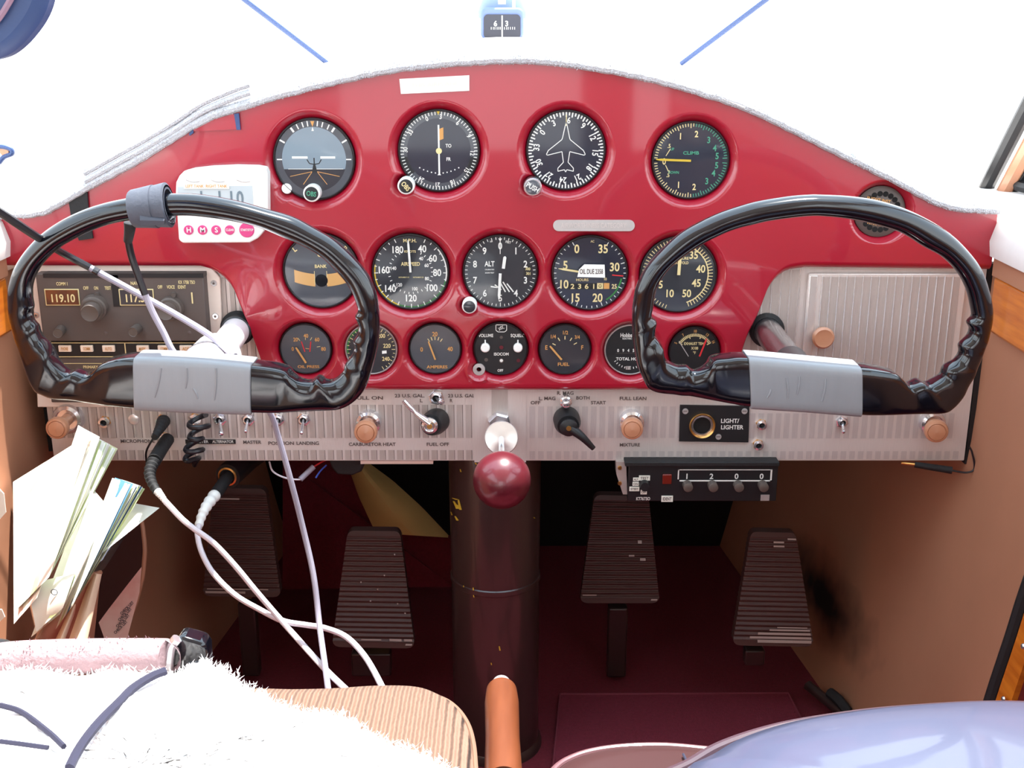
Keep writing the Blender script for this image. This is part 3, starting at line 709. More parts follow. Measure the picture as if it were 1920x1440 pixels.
o = MB().use(BLKR).prism([(px(u, v).x, px(u, v).z) for u, v in ((130, 371), (165, 356), (168, 400), (176, 446), (150, 450), (136, 410))], -.003, -.0003).build('hook_strip')
tag(o, 'dark fabric strip stuck on the red panel behind the left wheel rim', 'strip')

# clock timer stuck on the panel
ty = -.016
t = thing('digital_timer', 'white digital timer with H M S buttons behind the left wheel rim', 'timer', px(412, 385, -.001))
body = [(336, 330), (345, 321), (360, 317), (395, 313), (440, 311), (480, 312), (497, 315), (501, 325), (502, 410), (495, 432), (483, 447), (468, 455), (342, 456), (335, 450), (332, 405), (329, 360), (330, 342)]
MB().use(WPL).prism([(px(u, v, ty).x, px(u, v, ty).z) for u, v in body], ty, -.001).build('body', t, bevel=.0015)
MB().use(LCD).prism([(px(u, v, ty).x, px(u, v, ty).z) for u, v in ((333, 350), (473, 348), (476, 396), (334, 398))], ty-.0006, ty).build('display', t)
m_ = MB(); 
for st, u in (('1', 378), ('1', 412), ('1', 434), ('0', 450)): TP(m_, st, u, 372, 26, ty-.0009, LCDD, xs=.7)
m_.build('digits', t, smooth=False)
for u, st, r in ((354, 'H', 9), (380, 'M', 9), (405.5, 'S', 9), (431, 'CLEAR', 9), (463, 'START/STOP', 14)):
    k = scl(u, 431, ty); p = px(u, 431, ty); b = MB().use(PINK).lathe([(r*k, 0), (r*k, .0012), (r*k*.9, .0018)], (p.x, ty, p.z), seg=20).build('button', t)
    m_ = MB(); TP(m_, st, u, 431, (9 if len(st) == 1 else 4), ty-.0021, WHT, None if len(st) == 1 else r*1.7); m_.build('lettering', b, smooth=False)
for u in (361, 408, 456):
    MB().use(SILV).tube([px(u-12, 337, ty-.0002), px(u, 341, ty-.0003), px(u+13, 340, ty-.0002)], .0006, 6).build('vent_slot', t)
MB().use(PAPER).prism([(px(u, v, ty-.001).x, px(u, v, ty-.001).z) for u, v in ((345, 345), (430, 345), (430, 354), (345, 354))], ty-.0014, ty-.0008).build('tape_label', t)
m_ = MB(); TP(m_, 'LEFT TANK  RIGHT TANK', 387, 349, 5, ty-.0016, ORG, 78); m_.build('lettering', t, smooth=False)
# ================= ribbed metal control panel =================
MY = .012
def XZ(u, v, y): p = px(u, v, y); return (p.x, p.z)
ct = thing('switch_panel', 'ribbed brushed steel lower panel with engraved lettering, below the red panel', 'control panel', px(940, 800, MY))
zT = px(0, 728, MY).z; zB = px(0, 863, MY).z
xl = px(60, 520, MY).x; xr = px(1815, 800, MY).x
zt2 = px(0, 494, MY).z
# left plate (includes the radio bay), right plate (includes the glovebox), centre plate
lw = .0016
MB().use(ALU).prism([(xl, zB), (px(890, 800, MY).x, zB), (px(890, 800, MY).x, zT), (px(520, 700, MY).x, zT), (px(520, 700, MY).x, zt2), (xl, zt2)], MY, MY+lw).build('left_plate', ct, smooth=False)
MB().use(ALU).prism([(px(986, 800, MY).x, zB), (xr, zB), (xr, zt2), (px(1365, 640, MY).x, zt2), (px(1365, 640, MY).x, zT), (px(986, 800, MY).x, zT)], MY, MY+lw).build('right_plate', ct, smooth=False)
mb = MB().use(ALU).box((px(889, 800, MY).x, MY-.001, px(0, 866, MY).z), (px(986.5, 800, MY).x, MY+.001, zT))
mb.use(ALUD).box((px(922, 800, MY).x, MY-.0016, px(0, 785, MY).z), (px(952, 800, MY).x, MY-.001, zT)); mb.build('centre_plate', ct, smooth=False)
def strips(us, v0, v1, wpx, m, name, edge=True, y=MY-.0003):
    mb = MB()
    for u in us:
        a = px(u-wpx/2, (v0+v1)/2, y); b = px(u+wpx/2, (v0+v1)/2, y); z0 = px(0, v1, y).z; z1 = px(0, v0, y).z
        mb.use(m).quad((a.x, y, z0), (b.x, y, z0), (b.x, y, z1), (a.x, y, z1))
        if edge:
            w = .00045
            mb.use(INK).quad((b.x, y, z0), (b.x+w, y, z0), (b.x+w, y, z1), (b.x, y, z1))
    return mb.build(name, ct, smooth=False)
strips([96+16.3*i for i in range(49)], 759, 821, 10.5, ALUD, 'rib_row')
strips([215+16.2*i for i in range(42)], 844, 862, 10.5, ALUD, 'rib_row')
strips([998+16.4*i for i in range(18)], 762, 821, 10.5, ALUE, 'rib_row', False)
strips([998+16.2*i for i in range(50)], 846, 861, 10.5, ALUE, 'rib_row', False)
strips([1410+16.2*i for i in range(24)], 775, 822, 10.5, ALUE, 'rib_row', False)
strips([425+16*i for i in range(4)], 520, 740, 9, ALUD, 'rib_row')
strips([1415+17*i for i in range(5)], 506, 742, 13.5, ALUD, 'rib_row', False)
# raised bright lines between the tall ribs at the right
mb = MB().use(ALUB)
for i in range(5):
    a = px(1424+17*i, 625, MY); mb.box((a.x-.0006, MY-.001, px(0, 742, MY).z), (a.x+.0006, MY, px(0, 500, MY).z))
mb.build('bright_ribs', ct, smooth=False)
# lettering
lt = MB(); LY = MY-.0006
for st, u, v, w in (('PULL ON', 690, 746, 56), ('23 U.S. GAL.', 768, 742, 56), ('L', 790, 751, 5), ('23 U.S. GAL.', 866, 742, 52), ('R', 846, 751, 5), ('MICROPHONE', 258, 827, 64), ('MASTER', 473, 829, 34), ('POSITION', 527, 831, 48), ('LANDING', 577, 831, 42), ('CARBURETOR HEAT', 698, 833, 88), ('FUEL OFF', 821, 833, 42),
                    ('OFF', 1004, 755, 18), ('L. MAG', 1026, 747, 31), ('R. MAG', 1060, 737, 31), ('BOTH', 1093, 746, 25), ('START', 1122, 755, 28), ('FULL LEAN', 1187, 747, 50), ('MIXTURE', 1181, 834, 38)):
    lt = MB(); TP(lt, st, u, v, 6.2, LY, INK, w); lt.build('engraved_lettering', ct, smooth=False)
mb = MB().use(BLKM).box(Vector((px(348, 831, LY).x, LY-.0006, px(0, 832, LY).z)), Vector((px(442, 831, LY).x, LY+.0002, px(0, 824, LY).z)))
o = mb.build('embossed_tape', ct, smooth=False); m_ = MB(); TP(m_, 'AMMETER', 373, 828, 5, LY-.0008, WHT, 36); TP(m_, 'ALTERNATOR', 418, 828, 5, LY-.0008, WHT, 40); m_.build('lettering', o, smooth=False)
mb = MB().use(BLKM).box((xr+.001, MY, zB-.004), (xr+.010, MY+.01, zt2)); mb.build('edge_seal', ct)
mb = MB().use(ALU).box((xl, MY+.002, zB-.001), (xr, MY+.16, zB+.0006)); mb.build('bottom_flange', ct, smooth=False)
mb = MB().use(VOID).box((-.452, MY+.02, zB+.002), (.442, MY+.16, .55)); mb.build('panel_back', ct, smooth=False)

# glovebox
gt = thing('glovebox_door', 'ribbed steel glovebox door with bright left edge and a tan knob', 'glovebox door', px(1660, 630, MY))
gx0, gx1 = px(1508, 620, MY-.004).x, px(1802, 620, MY-.004).x; gz0, gz1 = px(0, 752, MY-.004).z, px(0, 512, MY-.004).z
mb = MB().use(ALU).box((gx0, MY-.005, gz0), (gx1, MY-.0008, gz1)); mb.build('door_panel', gt, bevel=.0015)
mb = MB(); mb2 = MB().use(ALUB)
k = (gx1-gx0)/19.5
for i in range(17):
    x = gx0+.014+k*i; mb.use(ALUD).quad((x, MY-.0053, gz0+.001), (x+k*.78, MY-.0053, gz0+.001), (x+k*.78, MY-.0053, gz1-.0035), (x, MY-.0053, gz1-.0035))
    mb2.tube([(x-k*.12, MY-.0054, gz0+.001), (x-k*.12, MY-.0054, gz1-.003)], .00075, 6, sub=1)
mb.build('dark_ribs', gt, smooth=False); mb2.build('raised_ribs', gt)
MB().use(ALUB).box((gx0+.001, MY-.0062, gz0+.001), (gx0+.0085, MY-.0050, gz1-.002)).build('bright_edge', gt, bevel=.0008)
p = px(1545, 635, MY-.016); MB().use(TAN).lathe([(.006, 0), (.006, .004), (.0100, .005), (.0104, .009), (.0085, .011), (.0080, .0108), (.001, .0112)], (p.x, MY-.005, p.z), seg=28).build('knob', gt)

# ================= push-pull knobs =================
def pushknob(u, v, ku, kv, r, rb, label, name, m=TAN, len_=None):
    b = px(u, v, MY); d = .0375 if len_ is None else len_
    kk = scl(ku, kv, MY-d); kp = px(ku, kv, MY-d)
    t = thing(name, label, 'knob', b, 'tan push-pull knobs on the steel panel')
    k = scl(u, v, MY)
    MB().use(CHR).lathe([(rb*k, 0), (rb*k, .004), (rb*k*.93, .0075), (rb*k*.72, .009), (rb*k*.66, .006), (rb*k*.45, .006)], b, seg=32).build('chrome_collar', t)
    ax = Vector((kp.x-b.x, -(d), kp.z-b.z)); L = ax.length
    MB().use(m).lathe([(r*kk*.55, .001), (r*kk*.55, L*.6)], b, ax, 20).build('shaft', t)
    R = r*kk
    MB().use(m).lathe([(R*.55, -.011), (R*.9, -.010), (R, -.007), (R, -.003), (R*.93, -.0008), (R*.78, .0000), (R*.74, -.0008), (R*.68, .0002), (.0002, .0012)], b+ax, ax, 32, cap=False).build('knob_head', t)
pushknob(130, 783, 105, 805, 21, 29, 'tan push-pull knob at the far left end of the steel panel, above the maps', 'push_pull_knob')
pushknob(692, 790, 685, 812, 22, 24, 'tan CARBURETOR HEAT knob right of the left control wheel', 'push_pull_knob')
pushknob(1184, 789, 1185.5, 806, 21, 24, 'tan MIXTURE knob below FULL LEAN lettering', 'push_pull_knob', len_=.028)
pushknob(1746, 791, 1757, 811, 22, 24, 'tan push-pull knob at the far right end of the steel panel', 'push_pull_knob', len_=.03)

# ================= toggle switches and jacks =================
def toggle(u, v, tu, tv, label, ball=3.6, nut=13, upper=False):
    b = px(u, v, MY); k = scl(u, v, MY); d = .018; tp_ = px(tu, tv, MY-d)
    t = thing('toggle_switch', label, 'switch', b, 'toggle switches on the steel panel')
    MB().use(CHR).lathe([(nut*k, 0), (nut*k, .0025), (nut*k*.85, .003)], b, seg=6).build('hex_nut', t, smooth=False)
    MB().use(CHR).lathe([(nut*k*.66, .0025), (nut*k*.66, .0055), (nut*k*.45, .0058), (nut*k*.42, .003)], b, seg=24, cap=False).use(VOID).lathe([(nut*k*.44, .003), (.0002, .0031)], b, cap=False).build('bushing', t)
    a = b+Vector((0, -.003, 0)); dd = (tp_-a)
    MB().use(CHR).lathe([(.0013, 0), (ball*k*.8, dd.length*.8), (ball*k, dd.length*.93), (ball*k*.8, dd.length), (.0002, dd.length*1.02)], a, dd, 14, cap=False).build('lever', t)
toggle(413, 785, 415, 815, 'bright toggle switch above ALTERNATOR tape, lever down', 5)
toggle(466, 785, 460, 810, 'toggle switch above MASTER lettering')
toggle(522, 785, 517, 812, 'toggle switch above POSITION lettering, partly behind the white cord')
toggle(570, 785, 565, 813, 'toggle switch above LANDING lettering, rightmost of the left row')
toggle(1578, 790, 1582, 811, 'single toggle switch below the right control wheel tape', nut=12)
toggle(818, 744, 829, 754, 'stubby toggle switch between the two 23 U.S. GAL markings', 6, 15)
def jack(u, v, r, label, h=.005):
    b = px(u, v, MY); k = scl(u, v, MY)
    t = thing('panel_jack', label, 'socket', b)
    MB().use(GOLD).lathe([(r*k*1.15, 0), (r*k*1.15, .0015)], b, seg=6).build('hex_nut', t, smooth=False)
    MB().use(CHR).lathe([(r*k, .001), (r*k, h), (r*k*.6, h+.0004), (r*k*.55, .002)], b, seg=24, cap=False).use(VOID).lathe([(r*k*.58, .0035), (.0002, .0036)], b, cap=False).build('sleeve', t)
jack(197, 790, 10, 'small round socket at left above the paper maps')
jack(1427, 795, 9, 'upper of two small brass sockets right of the lighter plate')
jack(1421, 833, 9, 'lower of two small brass sockets right of the lighter plate')
jack(305, 788, 11, 'socket holding the ribbed black plug')
jack(365, 785, 10, 'socket behind the coiled black cord')
jack(309, 822, 12, 'larger socket holding the thick black plug')
b = px(251, 786, MY); o = MB().use(ALUB).lathe([(.0052, 0), (.0052, .0012), (.0045, .0016)], b, seg=28).box((b.x-.0008, MY-.0008, px(0, 820, MY).z), (b.x+.0010, MY-.0002, b.z)).build('blanking_disc'); tag(o, 'round blank cover disc between the left sockets', 'cover')

# throttle
t = thing('throttle', 'maroon ball throttle knob on a bright rod, in the middle of the panel', 'throttle', px(937, 792, MY))
b = px(937, 790, MY-.001)
MB().use(CHR).lathe([(.0118, 0), (.0118, .009), (.0100, .011)], b, seg=6).build('hex_nut', t, smooth=False)
cpnt = px(940, 821, MY-.04); bp = px(941, 900, MY-.125)
ax = bp-b; ax1 = cpnt-b
MB().use(ALUB).lathe([(.0155*.5, -.004), (.0158, -.002), (.0160, 0), (.0152, .001), (.010, .0016), (.004, .003)], cpnt, Vector((0, -.94, .34)), 36).build('friction_disc', t)
MB().use(CHR).cyl(b, cpnt, .0052).build('sleeve', t)
MB().use(CHR).cyl(cpnt, bp, .0026).build('rod', t)
R = 54.5*scl(941, 900, MY-.125); MB().use(MAR).lathe([(max(.0003, R*math.sin(math.pi*i/24)), -R*math.cos(math.pi*i/24)) for i in range(25)], bp, (0, -1, -.1), 48, cap=False).build('ball_knob', t)
# fuel selector
t = thing('fuel_selector', 'fuel selector with dark round hub and bright lever pointing up left', 'fuel selector', px(816, 792, MY))
b = px(820, 788, MY); c = px(808, 797, MY-.02)
MB().use(BLKM).lathe([(.0125, 0), (.0125, .010), (.0105, .020)], b, c-b, 28).build('hub', t)
cc = px(806, 797, MY-.023); tip = px(757, 751, MY-.024); mid = px(780, 775, MY-.024)
mb = MB().use(CHR).lathe([(.0078, 0), (.0078, .003), (.0055, .0045), (.0045, .0038), (.0002, .004)], cc, (0, -1, 0), 28, cap=False)
mb.tube([cc+Vector((0, -.001, .002)), mid, tip], lambda s: .0044-.0026*min(1, s*1.6) if s < .6 else .0024, 12); mb.build('lever', t)
MB().use(GOLD).lathe([(.0028, 0), (.0025, .0012)], cc+Vector((0, -.004, 0)), seg=14).build('screw', t)
# magneto switch
t = thing('magneto_switch', 'black magneto switch with lever pointing down right', 'switch', px(1063, 790, MY))
b = px(1062, 785, MY); cc = px(1066, 800, MY-.02)
MB().use(BLKM).lathe([(.0130, 0), (.0130, .010), (.0105, .018)], b, cc-b, 28).build('hub', t)
mb = MB().use(BLKM).lathe([(.0085, 0), (.0085, .004), (.007, .005)], cc, (0, -1, 0), 28)
mb.tube([cc, px(1090, 818, MY-.024), px(1113, 841, MY-.024)], lambda s: .0055-.0030*s, 12); mb.build('lever', t)
MB().use(GOLD).lathe([(.0026, 0), (.0023, .0012)], cc+Vector((0, -.0048, 0)), seg=14).build('screw', t)
b = px(1060, 749, MY); c = px(1062, 759, MY-.015)
o = MB().use(CHR).lathe([(.0058, 0), (.0058, .008), (.0042, .009), (.0036, .015), (.0028, .0155)], b, c-b, 24).build('push_button'); tag(o, 'small metal push button above the black magneto switch', 'button')
# lighter
t = thing('lighter_socket', 'black LIGHT/ LIGHTER plate with an empty round socket', 'lighter socket', px(1340, 794, MY))
MB().use(BLKM).prism([XZ(1275, 759, MY-.001), XZ(1405, 761, MY-.001), XZ(1403, 829, MY-.001), XZ(1273, 827, MY-.001)], MY-.002, MY-.0002).build('plate', t, smooth=False)
b = px(1316, 797, MY-.002); MB().use(GOLD).lathe([(.0118, 0), (.0128, .003), (.0120, .0045), (.0108, .003), (.0106, -.001)], b, seg=36, cap=False).build('socket_ring', t)
MB().use(CHR).lathe([(.0106, -.0005), (.0106, .001), (.0085, .0012)], b, seg=36, cap=False).use(VOID).lathe([(.0106, .0004), (.0002, .0005)], b, seg=36, cap=False).build('socket_well', t)
m_ = MB(); TP(m_, 'LIGHT/', 1369, 789, 7.8, MY-.0024, WHT, 34); TP(m_, 'LIGHTER', 1373, 801, 7.8, MY-.0024, WHT, 42); m_.build('lettering', t, smooth=False)
for u, v in ((1285, 771), (1396, 771), (1347, 819)):
    s_ = MB().use(SILV).lathe([(.0030, 0), (.0026, .0012)], px(u, v, MY-.002), seg=16); p = px(u, v, MY-.0034); s_.use(INK).box((p.x-.0018, p.y-.0001, p.z-.0003), (p.x+.0018, p.y+.0003, p.z+.0003)); s_.build('screw', t)

# ================= radio =================
RY = -.004
t = thing('radio_bay', 'cream framed avionics bay with brown-black tuning radio, behind the left wheel', 'radio', px(235, 590, MY))
MB().use(TRIMW).prism([XZ(62, 496, MY-.001), XZ(395, 496, MY-.001), XZ(414, 520, MY-.001), XZ(417, 600, MY-.001), XZ(418, 762, MY-.001), XZ(72, 762, MY-.001)], MY-.004, MY-.0004).build('trim_plate', t, bevel=.001)
for u, v in ((401, 531), (404, 593), (403, 640), (68, 591)):
    MB().use(CHR).lathe([(.0032, 0), (.0027, .0012)], px(u, v, MY-.004), seg=14).use(INK).lathe([(.0012, .0013), (.0002, .00135)], px(u, v, MY-.004), seg=6, cap=False).build('screw', t)
def rbox(u0, v0, u1, v1, y0, y1, m, name, par=t, bev=.0012):
    a = px(u0, v1, y0); c = px(u1, v0, y0); return MB().use(m).box((a.x, y0, a.z), (c.x, y1, c.z)).build(name, par, bevel=bev)
face = rbox(81, 513, 381, 640, RY, MY-.002, RADIO, 'radio_face')
rbox(81, 513, 381, 521, RY-.0006, MY, BLKM, 'top_edge', t, 0)
m_ = MB(); y = RY-.0008
for st, u, v, h, w in (('COMM 1', 116, 532, 6, 21), ('OFF', 161, 540, 6, 10), ('ON', 180, 540, 6, 8), ('TEST', 202, 540, 6, 12), ('NAV 1', 254, 531, 6, 18), ('KX 175B TSO', 350, 529, 6, 31), ('OFF', 300, 538, 6, 9), ('VOICE', 320, 538, 6, 15), ('IDENT', 341, 538, 6, 15)):
    TP(m_, st, u, v, h, y, CRM, w)
m_.build('lettering', face, smooth=False)
for u0, u1, st, wd in ((86, 147, '119.10', 44), (225, 287, '117.50', 44)):
    w_ = rbox(u0, 542, u1, 573, RY-.0010, RY, CRM, 'window_frame', face, .0003)
    rbox(u0+1.8, 543.8, u1-1.8, 571.2, RY-.0014, RY, FACE if u0 > 100 else mat('amber_display', (120, 66, 34), .4, rgb2=(60, 36, 30), nscale=60), 'display', face, 0)
    m_ = MB(); TP(m_, st, (u0+u1)/2+2, 559, 14, RY-.0017, CRM, wd); m_.build('digits', face, smooth=False)
m_ = MB(); TP(m_, '|', 360, 556, 15, RY-.001, CRM); m_.build('index_mark', face, smooth=False)
def rk(u, v, ku, kv, r, h, name='knob', skirt=None):
    p = px(u, v, RY); q = px(ku, kv, RY-h); R = r*scl(ku, kv, RY-h)
    mb = MB().use(RADK)
    if skirt: mb.lathe([(skirt*R, 0), (skirt*R*.95, h*.35), (R*1.25, h*.4), (R*1.2, h*.55)], p, q-p, 32)
    mb.lathe([(R, 0), (R, (q-p).length-.001), (R*.93, (q-p).length), (R*.85, (q-p).length-.0004), (.0002, (q-p).length-.0004)], p, q-p, 32, cap=False)
    mb.build(name, face)
rk(178, 575, 168, 588, 17, .020, skirt=1.5); rk(322, 578, 310, 586, 16, .018, skirt=1.5)
rk(115, 618, 108, 625, 9.5, .012); rk(258, 616, 249, 623, 9.5, .012)
rk(182, 552, 181, 554, 5, .004); rk(326, 552, 325, 554, 5, .004)
for u, v in ((198, 625), (355, 624)): MB().use(INK).lathe([(.002, 0), (.0012, .0004)], px(u, v, RY), seg=12).build('set_screw', face)
rbox(213, 516, 221, 575, RY-.0006, RY, BLKM, 'divider', face, 0)
sw = rbox(92, 643, 385, 669, RY+.004, MY-.002, BLKM, 'switch_strip')
for u in (121, 162, 203, 267, 307, 348):
    bb = rbox(u-11, 648, u+11, 660, RY+.001, RY+.004, BTN, 'push_key', sw, .0006)
for u, st in ((121, 'PHONE'), (162, 'COMM'), (203, 'AUTO'), (267, 'MARK'), (307, 'COMM'), (348, 'ADF')):
    m_ = MB(); TP(m_, st, u, 654, 5.5, RY+.0006, ORG, 13); m_.build('key_lettering', sw, smooth=False)
mb = MB().use(CRM)
for v in (643, 669): a = px(92, v, RY+.0035); c = px(385, v, RY+.0035); mb.box((a.x, a.y, a.z-.0004), (c.x, a.y+.0002, a.z+.0004))
a = px(235, 656, RY+.0035); mb.box((a.x-.0005, a.y, px(0, 669, RY+.0035).z), (a.x+.0005, a.y+.0002, px(0, 643, RY+.0035).z)); mb.build('outline', sw, smooth=False)
bl = rbox(96, 671, 390, 755, RY+.004, MY-.002, RADIO, 'blank_panel')
m_ = MB(); TP(m_, 'PRIMARY', 170, 688, 5, RY+.0036, CRM, 28); m_.use(CRM).box((px(105, 684, RY+.0037).x, RY+.0036, px(0, 684, RY).z), (px(390, 684, RY).x, RY+.0039, px(0, 683, RY).z)); m_.build('lettering', bl, smooth=False)

# ================= transponder =================
TY = .0
t = thing('transponder', 'black transponder box set to 1200, hung under the right half of the steel panel', 'transponder', px(1318, 942, TY))
def tb(u0, v0, u1, v1, y0, y1, m, name, par=t, bev=.001):
    a = px(u0, v1, y0); c = px(u1, v0, y0); return MB().use(m).box((a.x, y0, a.z), (c.x, y1, c.z)).build(name, par, bevel=bev)
fc = tb(1177, 871, 1460, 940, TY, .22, BLKM, 'case')
tb(1172, 867, 1462, 875, TY-.003, .22, BLKR, 'top_lip', t, .0008)
br = MB().use(BARE).prism([XZ(1155, 866, .006), XZ(1174, 866, .006), XZ(1176, 927, .006), XZ(1168, 927, .006), XZ(1156, 890, .006)], .006, .02).build('bracket', t)
for v in (877, 906): MB().use(GOLD).lathe([(.0022, 0), (.0018, .0015)], px(1162, v, .006), seg=12).build('screw', br)
y = TY-.0006
m_ = MB().use(WHT)
for a, b_ in (((1272, 881), (1446, 881)), ((1272, 881), (1272, 898)), ((1446, 881), (1446, 902)), ((1275, 901), (1446, 902))):
    P, Q = px(*a, y), px(*b_, y); w = .0004
    m_.box((min(P.x, Q.x)-w, y, min(P.z, Q.z)-w), (max(P.x, Q.x)+w, y+.0003, max(P.z, Q.z)+w))
for u, st in ((1288, '1'), (1334, '2'), (1381, '0'), (1428, '0')): TP(m_, st, u, 893, 10, y-.0002, WHT)
TP(m_, 'KT76TSO', 1206, 935, 6, y, WHT, 26); m_.build('lettering', fc, smooth=False)
for u in (1288, 1335, 1383, 1429):
    p = px(u, 908, TY); q = px(u, 911, TY-.009); R = 9*scl(u, 911, TY-.009)
    MB().use(RADK).lathe([(R, 0), (R, .009), (R*.8, .0095), (.0002, .0095)], p, seg=20, cap=False).build('selector_knob', t)
p = px(1208, 908, TY); MB().use(BLKM).lathe([(.0052, 0), (.0045, .008), (.0002, .008)], p, seg=20, cap=False).build('mode_knob', t)
tb(1242, 890, 1260, 908, TY-.003, TY, LENR, 'reply_lamp', t, .0006)
for u0, v0, u1, v1, st in ((1198, 892, 1219, 901, 'TEST'), (1187, 896, 1198, 902, 'ALT'), (1186, 904, 1198, 911, 'ON'), (1180, 913, 1199, 921, 'STBY'), (1201, 919, 1213, 927, 'OFF'), (1240, 930, 1262, 941, 'IDENT')):
    l_ = tb(u0, v0, u1, v1, TY-.0008, TY, PAPER, 'tape_label', t, 0); m_ = MB(); TP(m_, st, (u0+u1)/2, (v0+v1)/2, (v1-v0)*.55, TY-.0011, INK, (u1-u0)*.75); m_.build('lettering', l_, smooth=False)
l_ = tb(1426, 928, 1443, 939, TY-.0008, TY, SILV, 'metal_label', t, 0)
# ================= control wheels =================
YY = -.195
LEFT = [((370,765),(370,668)),((262,760),(260,664)),((215,756),(215,670)),((185,753),(193,679)),((160,751),(178,693)),((135,748),(163,699)),((115,746),(145,693)),((97,744),(129,696)),((84,738),(113,683)),((73,731),(102,669)),((63,715),(97,656)),((55,698),(89,644)),((47,679),(81,634)),((38,657),(75,621)),((29,635),(72,609)),((22,612),(64,598)),((17,592),(62,585)),((15,572),(64,574)),((15,550),(61,555)),((18,530),(62,535)),((28,500),(69,515)),((47,470),(84,492)),((75,440),(112,466)),((112,414),(141,449)),((150,395),(172,434)),((187,382),(202,423)),((225,373),(232,416)),((262,367),(266,411)),((307,362),(307,407)),((356,362),(351,405)),((400,367),(395,409)),((450,377),(440,416)),((500,391),(485,427)),((550,406),(531,446)),((587,425),(569,462)),((625,447),(606,485)),((662,479),(634,513)),((691,513),(655,540)),((706,547),(668,571)),((711,575),(670,583)),((713,594),(665,593)),((713,615),(671,608)),((712,632),(670,624)),((710,648),(662,639)),((706,665),(664,650)),((701,685),(659,664)),((694,708),(648,679)),((686,728),(642,696)),((672,746),(625,711)),((653,759),(608,712)),((632,765),(596,705)),((600,768),(584,712)),((569,769),(565,710)),((545,769),(550,700)),((520,769),(533,687)),((477,768),(477,678))]
RIGHT = [((1510,764),(1512,674)),((1402,757),(1398,664)),((1370,752),(1362,666)),((1345,748),(1336,670)),((1325,746),(1325,683)),((1308,744),(1312,690)),((1292,742),(1299,692)),((1276,740),(1287,684)),((1260,738),(1272,684)),((1243,736),(1258,679)),((1226,732),(1248,672)),((1212,723),(1244,660)),((1203,706),(1243,650)),((1196,690),(1236,639)),((1190,665),(1229,628)),((1187,645),(1230,615)),((1185,625),(1232,602)),((1184,605),(1223,592)),((1184,585),(1226,574)),((1187,560),(1229,554)),((1192,537),(1235,532)),((1207,505),(1254,505)),((1235,472),(1282,481)),((1272,438),(1319,457)),((1310,416),(1357,438)),((1347,399),(1385,428)),((1385,386),(1410,422)),((1422,376),(1441,415)),((1479,367),(1484,409)),((1516,364),(1516,406)),((1540,364),(1540,406)),((1596,367),(1590,411)),((1652,376),(1641,422)),((1709,395),(1688,437)),((1765,425),(1729,462)),((1802,455),(1765,482)),((1838,500),(1793,510)),((1855,547),(1811,543)),((1861,577),(1819,575)),((1861,592),(1821,593)),((1860,606),(1812,604)),((1856,622),(1817,616)),((1852,638),(1812,630)),((1847,652),(1797,645)),((1841,668),(1797,660)),((1834,685),(1788,674)),((1825,703),(1770,687)),((1814,722),(1762,703)),((1802,742),(1746,714)),((1784,761),(1735,718)),((1765,770),(1722,712)),((1727,773),(1701,718)),((1700,773),(1688,706)),((1671,773),(1672,694)),((1632,773),(1634,686)),((1607,772),(1607,683))]
